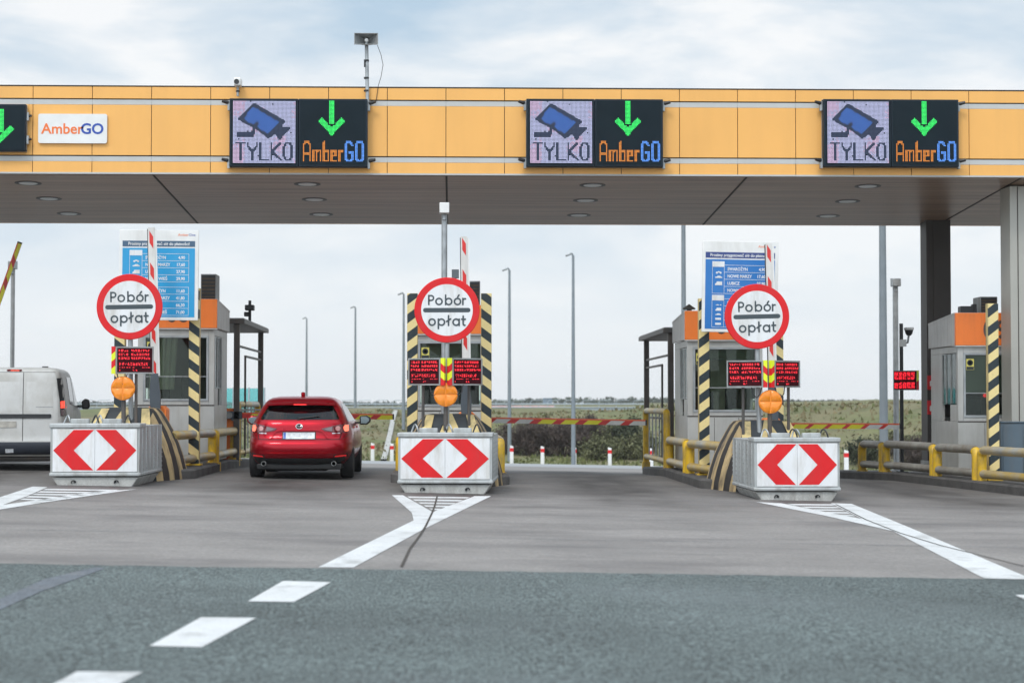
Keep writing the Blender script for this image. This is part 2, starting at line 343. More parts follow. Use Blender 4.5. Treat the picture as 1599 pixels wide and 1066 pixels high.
# ------------------------------------------------------------------ ground, plaza, road markings
def road_mat(name, col, grain, gscale, low, lowscale, stain, stain_amt, stain_scale, rough=0.8, thr=0.55, bump=0.5, gstretch=None, grime_shade=None):
    m, t, b = node_mat(name)
    def n(ty): return t.nodes.new(ty)
    tcn = n('ShaderNodeTexCoord'); last = None
    def noise(scale, det, stretch=None, rg=0.5):
        z = n('ShaderNodeTexNoise'); z.inputs['Scale'].default_value = scale; z.inputs['Detail'].default_value = det; z.inputs['Roughness'].default_value = rg
        if stretch:
            mpn = n('ShaderNodeMapping'); mpn.inputs['Scale'].default_value = stretch
            t.links.new(tcn.outputs['Object'], mpn.inputs[0]); t.links.new(mpn.outputs[0], z.inputs['Vector'])
        else: t.links.new(tcn.outputs['Object'], z.inputs['Vector'])
        return z
    def rng(src, a, b_, lo, hi):
        r = n('ShaderNodeMapRange'); r.inputs['From Min'].default_value = a; r.inputs['From Max'].default_value = b_
        r.inputs['To Min'].default_value = lo; r.inputs['To Max'].default_value = hi; t.links.new(src.outputs['Fac'], r.inputs['Value']); return r
    def mul(vec, r):
        v = n('ShaderNodeVectorMath'); v.operation = 'SCALE'
        if isinstance(vec, tuple): v.inputs[0].default_value = vec
        else: t.links.new(vec, v.inputs[0])
        t.links.new(r.outputs[0], v.inputs['Scale']); return v.outputs[0]
    g = noise(gscale, 3, gstretch)
    last = mul(col, rng(g, 0.36, 0.64, 1 - grain, 1 + grain))
    last = mul(last, rng(noise(1.0, 6, lowscale), 0.3, 0.7, 1 - low, 1 + low))
    last = mul(last, rng(noise(gscale * 0.28, 4), 0.3, 0.7, 1 - grain * 0.45, 1 + grain * 0.45))
    s = noise(1.0, 9, stain_scale, 0.62)
    mxn = n('ShaderNodeMixRGB'); mxn.inputs['Color2'].default_value = (*stain, 1)
    t.links.new(rng(s, thr - 0.06, thr + 0.14, 0, stain_amt).outputs[0], mxn.inputs['Fac']); t.links.new(last, mxn.inputs['Color1'])
    if grime_shade:                                              # rubber, oil and road film where cars stop, with canopy shade painted in
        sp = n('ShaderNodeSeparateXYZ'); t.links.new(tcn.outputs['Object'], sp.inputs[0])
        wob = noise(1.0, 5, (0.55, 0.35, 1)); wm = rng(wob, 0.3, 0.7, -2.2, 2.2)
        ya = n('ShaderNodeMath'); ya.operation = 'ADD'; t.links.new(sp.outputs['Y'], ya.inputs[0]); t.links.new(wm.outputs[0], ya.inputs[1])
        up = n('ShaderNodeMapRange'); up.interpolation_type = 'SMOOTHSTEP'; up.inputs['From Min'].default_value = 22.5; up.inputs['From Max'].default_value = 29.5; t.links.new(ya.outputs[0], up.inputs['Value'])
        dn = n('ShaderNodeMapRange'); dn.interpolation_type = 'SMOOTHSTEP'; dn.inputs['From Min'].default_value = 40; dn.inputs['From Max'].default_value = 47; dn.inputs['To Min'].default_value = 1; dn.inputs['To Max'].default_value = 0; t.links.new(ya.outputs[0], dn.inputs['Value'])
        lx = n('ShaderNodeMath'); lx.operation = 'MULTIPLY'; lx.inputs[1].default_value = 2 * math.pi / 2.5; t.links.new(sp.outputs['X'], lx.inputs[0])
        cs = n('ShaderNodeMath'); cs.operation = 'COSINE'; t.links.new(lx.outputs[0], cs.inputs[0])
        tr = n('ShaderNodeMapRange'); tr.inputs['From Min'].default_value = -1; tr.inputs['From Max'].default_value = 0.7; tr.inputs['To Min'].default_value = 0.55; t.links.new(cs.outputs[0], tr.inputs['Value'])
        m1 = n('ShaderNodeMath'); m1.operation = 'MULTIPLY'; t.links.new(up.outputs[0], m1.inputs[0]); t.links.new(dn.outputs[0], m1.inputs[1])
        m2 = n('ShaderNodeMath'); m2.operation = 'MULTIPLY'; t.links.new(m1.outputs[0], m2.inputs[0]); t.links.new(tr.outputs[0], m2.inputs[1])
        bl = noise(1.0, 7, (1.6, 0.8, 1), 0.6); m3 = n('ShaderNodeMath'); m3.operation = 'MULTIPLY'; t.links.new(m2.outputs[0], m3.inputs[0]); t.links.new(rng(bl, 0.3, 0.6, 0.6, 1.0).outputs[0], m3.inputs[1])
        gx = n('ShaderNodeMixRGB'); gx.inputs['Color2'].default_value = (*grime_shade, 1); t.links.new(m3.outputs[0], gx.inputs['Fac']); t.links.new(mxn.outputs[0], gx.inputs['Color1']); mxn = gx
    t.links.new(mxn.outputs[0], b.inputs['Base Color']); b.inputs['Roughness'].default_value = rough
    bp = n('ShaderNodeBump'); bp.inputs['Strength'].default_value = bump; bp.inputs['Distance'].default_value = 0.008
    t.links.new(g.outputs['Fac'], bp.inputs['Height']); t.links.new(bp.outputs[0], b.inputs['Normal'])
    return m
m_asph = road_mat('chip seal asphalt', (0.080, 0.101, 0.099), 0.68, 62, 0.24, (0.35, 0.5, 1), (0.15, 0.175, 0.18), 0.5, (0.18, 0.22, 1), rough=0.75, bump=0.8, gstretch=(1, 0.34, 1))
m_plaza = road_mat('worn plaza concrete', (0.215, 0.201, 0.190), 0.16, 34, 0.16, (0.5, 0.6, 1), (0.120, 0.112, 0.110), 0.75, (0.40, 0.9, 1), rough=0.7, thr=0.54, bump=0.4, grime_shade=(0.045, 0.039, 0.035))
m_apron = road_mat('pale exit road', (0.30, 0.31, 0.32), 0.06, 10, 0.10, (0.1, 0.5, 1), (0.16, 0.16, 0.16), 0.4, (0.15, 0.6, 1), thr=0.58)
m_patch = road_mat('bitumen repair', (0.118, 0.135, 0.155), 0.3, 34, 0.2, (1, 1, 1), (0.2, 0.2, 0.2), 0.4, (3, 3, 1))
m_mark = road_mat('road marking paint', (0.60, 0.61, 0.61), 0.10, 60, 0.08, (0.8, 0.8, 1), (0.30, 0.30, 0.29), 0.75, (3.0, 2.0, 1), rough=0.6, thr=0.57, bump=0.3)
m_grass = road_mat('rough spring grass', (0.112, 0.124, 0.046), 0.18, 3.0, 0.20, (0.10, 0.22, 0.2), (0.195, 0.158, 0.092), 0.7, (0.16, 0.30, 0.3), rough=0.95, thr=0.47, bump=0.9)

def foot_of(X): return 88.0 if X < 10 else max(72.0, 88 - 0.9 * (X - 10))
def land(X, Y):
    zb = pz(X, Y) - 0.03
    f = foot_of(X); w = 37.0 if X < 10 else max(20.0, 37 - 0.9 * (X - 10))
    if Y <= f: return zb
    t = min(1, (Y - f) / w); t = t * t * (3 - 2 * t)
    top = 0.90 if X < 11 else min(1.6, 0.90 + 0.026 * (X - 11))
    bump = 0.10 * math.sin(X * 0.41 + Y * 0.23) + 0.08 * math.sin(X * 0.13 - Y * 0.37) + 0.05 * math.sin(X * 1.1)
    return zb * (1 - t) + (top + bump * (1 if Y < 200 else 0.3)) * t
xs = sorted(set([-480, -300, -150, -90, -45] + [i * 2.5 - 42.5 for i in range(35)] + [45, 60, 90, 150, 300, 480]))
ys = [-60, -20, 0, 20, 36, 60, 72] + [74 + 2 * i for i in range(40)] + [160, 180, 210, 260, 350, 500, 700, 900]
mb = MB(); k = mb.mi(m_grass)
gv = [[mb.bm.verts.new((x, y, land(x, y))) for x in xs] for y in ys]
for j in range(len(ys) - 1):
    for i in range(len(xs) - 1):
        mb.bm.faces.new((gv[j][i], gv[j][i + 1], gv[j + 1][i + 1], gv[j + 1][i]))
tag(mb.build('ground', smooth=80), kind='structure')

sa, sb = ground_at(0, 880), ground_at(1599, 905)
def seam(X): return sa.y + (sb.y - sa.y) * (X - sa.x) / (sb.x - sa.x)
def sheet(name, poly, m, lift):
    mb = MB(); mb.poly([(x, y, pz(x, y) + lift) for x, y in poly], m)
    return tag(mb.build(name, smooth=0), kind='structure')
rs = random.Random(17)
edge = [(-44, seam(-44))] + [(x * .16, seam(x * .16) + rs.gauss(0, .018)) for x in range(-60, 61)] + [(44, seam(44))]
sheet('asphalt_road', [(-44, -40), (44, -40)] + edge[::-1], m_asph, 0.004)
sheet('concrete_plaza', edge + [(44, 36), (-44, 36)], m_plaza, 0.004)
mb = MB()                                                  # transverse slab joints
for Y in (18.3, 21.9, 25.4, 29.1, 32.6):
    x = -16.0
    while x < 16:
        w_ = rs.uniform(.006, .012); mb.poly([(a_, b_, pz(a_, b_) + 0.0066) for a_, b_ in ((x, Y - w_), (x + .8, Y - w_ * rs.uniform(.6, 1)), (x + .8, Y + w_ * .6), (x, Y + w_ * .6))], m_patch); x += .8
tag(mb.build('slab_joint', smooth=0), kind='structure')
mb = MB(); k = mb.mi(m_apron)
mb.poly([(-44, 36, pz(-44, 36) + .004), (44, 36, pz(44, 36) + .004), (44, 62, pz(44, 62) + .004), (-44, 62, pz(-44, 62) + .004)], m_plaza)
mb.poly([(-44, 62, pz(-44, 62) + .004), (44, 62, pz(44, 62) + .004), (44, 71, pz(44, 71) + .004), (10, 86, pz(10, 86) + .004), (-44, 86, pz(-44, 86) + .004)], m_apron)
tag(mb.build('exit_road', smooth=0), kind='structure')

def px_poly(pts): return [(g.x, g.y) for g in (ground_at(*p) for p in pts)]
def marking(name, polys, m=m_mark, lift=0.008):
    mb = MB()
    for p in polys: mb.poly([(x, y, pz(x, y) + lift) for x, y in px_poly(p)], m)
    o = mb.build(name, smooth=0); return tag(o, kind='structure')
marking('road_marking', [
    [(612, 773.5), (629, 773.5), (675.6, 800), (664, 825.5), (646, 813), (643, 801)],
    [(741, 775), (767, 775), (664, 825.5), (675.6, 800)],
    [(646, 813), (664, 825.5), (552, 887), (497, 886.5)]])
marking('road_marking', [[(636 + 8.4 * i, 775.5 + 4.6 * i), (734 - 11.0 * i, 776.5 + 4.6 * i), (734 - 11.0 * i - 5, 778.6 + 4.6 * i), (640 + 8.4 * i, 777.8 + 4.6 * i)] for i in range(5)])
marking('road_marking', [
    [(1180, 784), (1220, 786), (1347, 811), (1395, 830), (1290, 806)],
    [(1297, 786), (1330, 787), (1420, 824), (1395, 830), (1347, 811)],
    [(1395, 830), (1420, 824), (1602, 901), (1602, 905.5), (1537, 904)]])
marking('road_marking', [[(1229 + 20 * i, 787 + 4.2 * i), (1299 + 8 * i, 787.5 + 4.2 * i), (1304 + 8 * i, 789.8 + 4.2 * i), (1240 + 20 * i, 789.2 + 4.2 * i)] for i in range(5)])
marking('road_marking', [
    [(51, 760), (74, 761), (40, 776), (4, 789), (-60, 806), (-60, 796), (-10, 780)],
    [(150, 768), (214, 764), (95, 781), (0, 796), (-60, 808), (-60, 806), (4, 789)]])
marking('road_marking', [[(72 - 9 * i, 763.5 + 3.8 * i), (186 - 24 * i, 765 + 3.8 * i), (176 - 24 * i, 767 + 3.8 * i), (66 - 9 * i, 765.6 + 3.8 * i)] for i in range(5)])
marking('lane_dash', [[(387, 940), (459, 941), (517, 910), (442, 908)]])
marking('lane_dash', [[(233, 1010), (315, 1012), (400, 966), (314, 965)]])
marking('lane_dash', [[(42, 1092), (140, 1094), (223, 1051), (120, 1050)]])
marking('lane_dash', [[(1585, 930), (1650, 960), (1720, 958), (1648, 929)]])
def crack(pts, w):
    q = px_poly(pts); mb = MB()
    for a, b in zip(q, q[1:]):
        d = Vector((b[0] - a[0], b[1] - a[1])).normalized(); nx, ny = -d.y * w / 2, d.x * w / 2
        mb.poly([(x, y, pz(x, y) + 0.0118) for x, y in ((a[0] + nx, a[1] + ny), (a[0] - nx, a[1] - ny), (b[0] - nx, b[1] - ny), (b[0] + nx, b[1] + ny))], m_joint)
    tag(mb.build('slab_joint', smooth=0), kind='structure')
crack([(683, 774), (679, 790), (675, 801), (665, 822), (655, 838), (640, 858), (627, 886)], 0.022)
crack([(1305, 788), (1352, 812), (1405, 833), (1470, 853), (1599, 885)], 0.018)
mb = MB()
rnd = random.Random(3)
mb.poly([(x, y, pz(x, y) + 0.0072) for x, y in px_poly([(-20, 945), (70, 905), (150, 886), (165, 888), (60, 926), (-20, 962)])], m_patch)
tag(mb.build('bitumen_patch', smooth=0), kind='structure')

# ------------------------------------------------------------------ traffic islands
def island(cx, half, y0, y1, nose=0.6, slant=None):
    n = 8; left, right = [], []
    yy = [y0, y0 + 0.1, y0 + 0.3, y0 + 1.4, 32.2, 33.5, 35, 36, 37.5, y1 - 1.0, y1 - 0.35, y1 - 0.08]
    ws = [0.80, 0.90, 1, 1, 1, 1, 1, 1, 1, 1, 0.8, 0.45]
    mb = MB(); rings = []
    for y, w in zip(yy, ws):
        xl, xr = cx - half * w, cx + half * w
        if slant: xl = slant(y) + half * (1 - w)
        bot = [(xl, y, pz(xl, y) - 0.05), (xl, y, pz(xl, y) + TOP - 0.03), (xl + 0.035, y, pz(xl, y) + TOP), (xr - 0.035, y, pz(xr, y) + TOP), (xr, y, pz(xr, y) + TOP - 0.03), (xr, y, pz(xr, y) - 0.05)]
        rings.append([mb.bm.verts.new(p) for p in bot])
    k = mb.mi(m_kerb)
    for a, b in zip(rings, rings[1:]):
        for i in range(5): mb.bm.faces.new((a[i], a[i + 1], b[i + 1], b[i]))
    mb.bm.faces.new(rings[0]); mb.bm.faces.new(rings[-1][::-1])
    return tag(mb.build('traffic_island', smooth=30), kind='structure')
IX = (-5.1, -0.02, 4.92)                                   # the three islands in view
island(-5.1, 1.0, 30.5, 42.3); island(-0.02, 0.95, 30.5, 42.0); island(4.98, 1.0, 30.5, 41.0)
island(9.95, 1.0, 29.7, 44.5, slant=lambda y: 9.05 - 0.124 * (y - 30))
island(-10.2, 1.0, 29.7, 45.5)

# ------------------------------------------------------------------ canopy
CF = 33.0; CB = 38.85; ZB = 5.24; ZT = 6.73
def soff(Y): return 5.20 - 0.28 * (Y - 33.05) / 5.8
canopy = thing('toll_canopy', 'long flat toll plaza roof with apricot orange cladding and brown slatted underside on grey columns', 'canopy', (0, CF, 0))
m_soff, t, b = node_mat('brown slatted soffit')
tcn = t.nodes.new('ShaderNodeTexCoord'); wv = t.nodes.new('ShaderNodeTexWave'); wv.bands_direction = 'Y'; wv.inputs['Scale'].default_value = 2.6; wv.inputs['Distortion'].default_value = 0.0
t.links.new(tcn.outputs['Object'], wv.inputs['Vector'])
mpn = t.nodes.new('ShaderNodeMapping'); mpn.inputs['Scale'].default_value = (0.25, 6, 1); nz = t.nodes.new('ShaderNodeTexNoise'); nz.inputs['Scale'].default_value = 1; nz.inputs['Detail'].default_value = 5
t.links.new(tcn.outputs['Object'], mpn.inputs[0]); t.links.new(mpn.outputs[0], nz.inputs['Vector'])
cr = t.nodes.new('ShaderNodeValToRGB'); cr.color_ramp.elements[0].color = (0.24, 0.155, 0.105, 1); cr.color_ramp.elements[1].color = (0.47, 0.335, 0.245, 1); cr.color_ramp.elements[0].position = 0.3; cr.color_ramp.elements[1].position = 0.7
t.links.new(nz.outputs['Fac'], cr.inputs[0])
mr = t.nodes.new('ShaderNodeMapRange'); mr.inputs['From Max'].default_value = 0.12; mr.inputs['To Min'].default_value = 0.78; t.links.new(wv.outputs['Fac'], mr.inputs['Value'])
vm = t.nodes.new('ShaderNodeVectorMath'); vm.operation = 'SCALE'; t.links.new(cr.outputs[0], vm.inputs[0]); t.links.new(mr.outputs[0], vm.inputs['Scale'])
t.links.new(vm.outputs[0], b.inputs['Base Color']); b.inputs['Roughness'].default_value = 0.36; b.inputs['Specular IOR Level'].default_value = 0.22
XL, XR = -17.0, 16.0
D = CB - CF
mb = MB()                                                  # front cladding, panel by panel
rows = [(ZB, 5.425, m_fasc), (5.43, 5.515, m_strip), (5.535, 6.40, m_fasc), (6.405, 6.49, m_strip), (6.51, ZT - 0.02, m_fasc)]
xj = [-6.16 + 1.01 * i for i in range(-11, 23)]
for a, b_ in zip(xj, xj[1:]):
    for z0, z1, m in rows:
        g = 0.006 if m is m_fasc else 0.0015
        mb.box((a + g, 0.0 if m is m_fasc else 0.012, z0), (b_ - g, 0.03, z1), m)
mb.build('cladding', canopy, bevel=0.0)
mb = MB(); mb.box((xj[0], 0.03, ZB + .01), (xj[-1], 0.12, ZT - .03), m_joint); mb.build('cladding_frame', canopy)
mb = MB(); mb.box((xj[0], -0.006, ZT - .012), (xj[-1], 0.25, ZT + .004), m_joint); mb.box((xj[0], -0.012, ZB - .03), (xj[-1], 0.06, ZB - .002), m_strip); mb.build('edge_trim', canopy)
mb = MB()
zf, zr = soff(33.05), soff(CB)
mb.prism([(0.06, zf), (D, zr), (D, zr + 0.12), (0.06, zf + 0.12)], xj[0], xj[-1], m_soff, axis='x')
for X in (-15.2, -10.1, -5.12, -0.09, 5.11, 9.9, 15.0):
    mb.prism([(0.06, zf - 0.006), (D, zr - 0.006), (D, zr + .002), (0.06, zf + .002)], X - 0.018, X + 0.018, m_joint, axis='x')
mb.build('soffit', canopy, smooth=0)
mb = MB(); mb.box((xj[0], D, zr), (xj[-1], D + 0.1, ZT), m_fasc); mb.box((xj[0], 0.12, ZT - 0.25), (xj[-1], D, ZT - 0.05), m_joint)
mb.build('roof', canopy)
def column(x0, x1, y0, y1, m, top):
    xm, ym = (x0 + x1) / 2, (y0 + y1) / 2; mb = MB()
    z0 = pz(xm, ym)
    mb.box((x0, y0 - CF, z0), (x1, y1 - CF, top), m)
    mb.box((x0 + 0.13, y0 - CF - 0.012, z0), (x0 + 0.145, y0 - CF, top - .01), m_joint)
    mb.box((x0 - .02, y0 - CF - .02, z0), (x1 + .02, y1 - CF + .02, z0 + 0.4), m_conc)
    return mb.build('column', canopy, bevel=0.012)
column(9.50, 9.99, 38.1, 38.6, m_coldark, soff(38.1)); column(9.90, 10.50, 33.7, 34.3, m_colm, soff(34.3))
column(-10.75, -10.25, 38.1, 38.6, m_coldark, soff(38.1)); column(-10.9, -10.3, 33.7, 34.3, m_colm, soff(34.3))
m_diff = mat('unlit lamp diffuser', (0.72, 0.76, 0.78), 0.3, 0, 0.03, 3)
first = None
for X in (-12.3, -7.45, -2.55, 2.50, 7.42):
    for Y in (33.95, 35.7, 37.58):
        if first is None:
            mb = MB()
            mb.lathe([(0.235, 0), (0.235, -0.004), (0.165, -0.007), (0.165, -0.003), (0.0, -0.003)], Matrix.Identity(4), m_black, 28)
            first = mb.build('ceiling_light', canopy)
            m2 = MB(); m2.lathe([(0.164, -0.0035), (0.155, -0.0085), (0.0, -0.0095)], Matrix.Identity(4), m_diff, 28); m2.build('diffuser', first)
            first.rotation_euler = (R(-2.8), 0, 0); first.location = (X, Y - CF, soff(Y))
        else:
            c = copy_tree(first, canopy); c.location = (X, Y - CF, soff(Y))

# ------------------------------------------------------------------ dot-matrix lane signs
led_w = glow('white lamp dots', (0.50, 0.53, 0.80), 1.2); led_p = glow('pinkish lamp dots', (0.70, 0.52, 0.76), 1.15)
led_d = glow('unlit lamp dots with bleed glow', (0.025, 0.045, 0.115), 1.0)  # unlit dots; the bleed of lit neighbours is put in as glow
led_g = glow('green lamp dots', (0.02, 0.85, 0.13), 1.5); led_o = glow('orange lamp dots', (0.95, 0.30, 0.015), 1.0)
led_b = glow('blue lamp dots', (0.06, 0.25, 0.95), 1.35); led_lb = glow('light blue lamp dots', (0.10, 0.33, 1.0), 1.25)
led_r = glow('red lamp dots', (1.0, 0.012, 0.03), 1.6)
m_face = mat('dark sign face', (0.008, 0.016, 0.022), 0.6, 0, 0.1, 3, spec=0.12)
m_hous = mat('dark navy sign housing', (0.012, 0.022, 0.032), 0.55, 0, 0.1, 3, spec=0.2)
def in_poly(x, y, P):
    c = False; j = len(P) - 1
    for i in range(len(P)):
        if (P[i][1] > y) != (P[j][1] > y) and x < (P[j][0] - P[i][0]) * (y - P[i][1]) / (P[j][1] - P[i][1]) + P[i][0]: c = not c
        j = i
    return c
def near(x, y, segs, w):
    for (ax, ay, bx, by) in segs:
        dx, dy = bx - ax, by - ay; L = dx * dx + dy * dy
        t_ = max(0, min(1, ((x - ax) * dx + (y - ay) * dy) / L)) if L else 0
        if (x - ax - t_ * dx) ** 2 + (y - ay - t_ * dy) ** 2 <= w * w: return True
    return False
def poly_segs(*lines):
    o = []
    for l in lines: o += [(*a, *b) for a, b in zip(l, l[1:])]
    return o
TY = poly_segs([(2.6, 32.5), (9.4, 32.5)], [(6, 32.5), (6, 45.5)], [(11.5, 32.5), (11.5, 35), (15, 39.2), (18.5, 35), (18.5, 32.5)], [(15, 39), (15, 45.5)],
               [(21, 32.5), (21, 45.5), (27, 45.5)], [(29.5, 32.5), (29.5, 45.5)], [(36.5, 32.5), (30, 38.8), (36.8, 45.5)],
               [(39.3, 35), (41, 32.5), (43.5, 32.5), (45.2, 35), (45.2, 43), (43.5, 45.5), (41, 45.5), (39.3, 43), (39.3, 35)])
def zc(P): return [((x - 110) / 8.69, (y - 533) / 8.58) for x, y in P]
BODY = zc([(248, 545), (320, 585), (462, 665), (436, 700), (497, 708), (420, 797), (392, 752), (347, 783), (262, 722), (250, 768), (240, 776), (140, 774), (140, 742), (232, 742), (246, 712), (138, 655)])
INNER = zc([(248, 572), (412, 672), (345, 752), (262, 700), (282, 682), (270, 672), (240, 690), (176, 652)])
AMB = poly_segs([(2.5, 46.5), (2.5, 34), (4, 32), (6, 32), (7.5, 34), (7.5, 46.5)], [(2.5, 41), (7.5, 41)],
                [(9.8, 46.5), (9.8, 38.5), (12, 38.5), (12.6, 39.5), (12.6, 46.5)], [(12.6, 39.5), (13.3, 38.5), (15, 38.5), (15.6, 39.5), (15.6, 46.5)],
                [(18.2, 32), (18.2, 46.5), (21.4, 46.5), (21.4, 38.8), (18.2, 38.8)],
                [(27, 46.5), (24, 46.5), (24, 38.8), (27.2, 38.8), (27.2, 42.6), (24, 42.6)],
                [(29.8, 46.5), (29.8, 38.8), (32.6, 38.8)])
GO = poly_segs([(40, 34.5), (38, 32), (36.2, 32), (35, 34), (35, 44.5), (36.2, 46.5), (39, 46.5), (40, 44.5), (40, 40), (37.8, 40)],
               [(42.8, 34), (44, 32), (46.8, 32), (48, 34), (48, 44.5), (46.8, 46.5), (44, 46.5), (42.8, 44.5), (42.8, 34)])
ARR = [(21.6, 0), (26.4, 0), (26.4, 19.2), (21.6, 19.2)]
CHEV = [(14, 16), (16.5, 13.3), (24, 20.8), (31.5, 13.3), (34, 16), (24, 27.2)]
PITCHD = 0.0222
def dots(mb, fn, nx, ny, x0, z0, y, fill=0.74, p=PITCHD):
    h = p * fill / 2
    for j in range(ny):
        for i in range(nx):
            m = fn(i, j)
            if m is None: continue
            x, z = x0 + (i + .5) * p, z0 - (j + .5) * p
            k = mb.mi(m); v = [mb.bm.verts.new(q) for q in ((x - h, y, z - h), (x + h, y, z - h), (x + h, y, z + h), (x - h, y, z + h))]
            f = mb.bm.faces.new(v); f.material_index = k
rn = random.Random(5)
def fn_left(i, j):
    x, y = i + .5, j + .5
    if near(x, y, TY, 0.9): return led_d
    if in_poly(x, y, INNER): return led_b if (i + j) % 2 == 0 else led_d
    if in_poly(x, y, BODY): return led_d
    if rn.random() < 0.008: return None
    pk = math.sin(i * .19 + 1.2) * math.cos(j * .14 + i * .05) + rn.uniform(-.5, .5) + (0.55 if i < 9 else 0)
    return led_p if pk > 0.62 else led_w
def fn_right(i, j):
    x, y = i + .5, j + .5
    if near(x, y, AMB, 0.78): return led_o
    if near(x, y, GO, 0.95): return led_lb
    if in_poly(x, y, ARR) or in_poly(x, y, CHEV): return led_g if not (y > 17.6 and y < 19.4 and abs(x - 24) < 3.5) else None
    return None
def lamps_part(name, fn, nx, ny, x0, z0, parent, y=-0.216):
    mb = MB(); dots(mb, fn, nx, ny, x0, z0, y); return mb.build(name, parent, smooth=0, recalc=False)
W2, HH = 2.35, 1.165
sx0 = at(358, 260, 32.8)
sign0 = thing('lane_sign', 'dot matrix sign with camera symbol and green arrow, under the loudspeaker', 'lane sign', (sx0.x + W2 / 2, 32.98, sx0.z), group='dot matrix signs on the canopy front')
mb = MB(); mb.box((-W2 / 2, -0.19, 0), (0 - .004, 0, HH), m_hous); mb.box((0.004, -0.19, 0), (W2 / 2, 0, HH), m_hous); mb.box((-W2 / 2 - .004, -0.06, -.004), (W2 / 2 + .004, -0.02, HH + .012), m_galvd)
mb.build('housing', sign0, bevel=0.008)
mb = MB(); mb.box((-W2 / 2 + .035, -0.2, .035), (-.03, -0.188, HH - .03), m_face); mb.build('display_face', sign0)
mb = MB(); mb.box((.03, -0.2, .035), (W2 / 2 - .035, -0.188, HH - .03), m_face); mb.build('display_face', sign0)
lamps_part('symbol_lamps', fn_left, 48, 48, -W2 / 2 + 0.062, HH - 0.045, sign0)
lamps_part('arrow_lamps', lambda i, j: led_g if fn_right(i, j) is led_g else None, 50, 50, 0.035, HH - 0.035, sign0)
lamps_part('orange_letter_lamps', lambda i, j: led_o if fn_right(i, j) is led_o else None, 50, 50, 0.035, HH - 0.035, sign0)
lamps_part('blue_letter_lamps', lambda i, j: led_lb if fn_right(i, j) is led_lb else None, 50, 50, 0.035, HH - 0.035, sign0)
for s, z in ((-1, HH - .09), (1, HH - .09), (-1, .08), (1, .08)):
    mb = MB(); x = s * (W2 / 2 + .002)
    mb.box((min(x, x + s * .04), -0.12, z - .1), (max(x, x + s * .04), -0.02, z + .06), m_galv); mb.tube([(x + s * .03, -0.1, z + .03), (x + s * .13, -0.14, z + .05)], [0.035, 0.025], m_black, 10)
    mb.tube([(x + s * .025, -0.08, z + .02), (x + s * .03, -0.06, z - .1)], 0.012, m_black, 6)
    mb.build('mounting_clamp', sign0)
sx = at(822, 260, 32.8); again(sign0, (sx.x + W2 / 2, 32.98, sx.z), 'dot matrix sign with camera symbol, above the empty lane, middle of the three')
sx = at(1286, 260, 32.8); again(sign0, (sx.x + W2 / 2, 32.98, sx.z), 'dot matrix sign with camera symbol, nearest the tall grey column')
sp = at(2, 236, 32.85)
ls = thing('lane_signal', 'small square dark lamp panel with green arrow beside the white name plate', 'lane signal', (sp.x, 32.98, sp.z))
mb = MB(); mb.box((-0.41, -0.14, 0), (0.41, 0, 0.80), m_hous); mb.box((-.415, -.06, -.004), (.415, -.02, .806), m_galvd); mb.build('housing', ls, bevel=.008)
mb = MB(); mb.box((-0.385, -0.15, 0.025), (0.385, -0.138, 0.775), m_face); mb.build('display_face', ls)
lamps_part('arrow_lamps', lambda i, j: led_g if (in_poly(i + .5, j + .5, [(13.6, 2), (18.4, 2), (18.4, 20), (13.6, 20)]) or in_poly(i + .5, j + .5, [(5.5, 17.5), (8.5, 14.5), (16, 22), (23.5, 14.5), (26.5, 17.5), (16, 28)])) else None, 32, 32, -0.355, 0.76, ls, y=-0.156)
for z in (.2, .6):
    mb = MB(); mb.box((.417, -.1, z - .07), (.45, -.01, z + .07), m_galv); mb.tube([(.44, -.08, z), (.49, -.05, z + .02)], .02, m_black, 8); mb.build('mounting_clamp', ls)

npl = at(113.5, 224, 32.97)
pl = thing('name_plate', 'white rounded plate with orange and blue lettering on the orange cladding', 'sign', (npl.x, 32.985, npl.z))
w, h, r = 0.585, 0.505, 0.035
mb = MB()
pts = arc(w - r, r, r, -90, 0, 5) + arc(w - r, h - r, r, 0, 90, 5) + arc(-w + r, h - r, r, 90, 180, 5) + arc(-w + r, r, r, 180, 270, 5)
mb.prism(pts, -0.03, 0, m_white); mb.build('plate', pl)
mb = MB(); text_mesh(mb, 'Amber', -0.53, 0.165, 0.252, -0.031, m_logoO, bold=0.004); text_mesh(mb, 'GO', 0.53, 0.165, 0.252, -0.031, m_logoB, align='RIGHT', bold=0.006); mb.build('lettering', pl, smooth=0)

hb = at(572, 152, 32.9)
hs_ = thing('loudspeaker', 'grey rectangular horn loudspeaker on a thin pole above the orange roof edge', 'loudspeaker', (hb.x, 32.93, hb.z - 0.1))
zt = at(569, 72, 32.9).z - (hb.z - 0.1)
mb = MB(); mb.tube([(0.02, 0, 0), (0, 0, zt + .06)], 0.032, m_galv, 12); mb.build('pole', hs_)
mb = MB()
for z in (0.2, .42, .72): mb.tube([(.0, 0, z), (.0, 0, z + .03)], 0.045, m_black, 10)
mb.tube([(-.03, -.03, .62), (-.03, -.03, .75)], .012, m_black, 6); mb.build('pole_clamp', hs_)
mb = MB(); k = mb.mi(m_galvd)
zc_ = zt + 0.1
def rect(w_, h_, y_): return [mb.bm.verts.new((x * w_, y_, zc_ + z * h_)) for x, z in ((-1, -1), (1, -1), (1, 1), (-1, 1))]
rr = [rect(.205, .10, -.16), rect(.205, .10, -.145), rect(.10, .07, .03), rect(.06, .06, .12)]
ri = [rect(.195, .09, -.16), rect(.09, .06, .02), rect(.03, .03, .06)]
for L_ in (rr, ri):
    for a, b_ in zip(L_, L_[1:]):
        for i in range(4): mb.bm.faces.new((a[i], a[(i + 1) % 4], b_[(i + 1) % 4], b_[i])).material_index = k
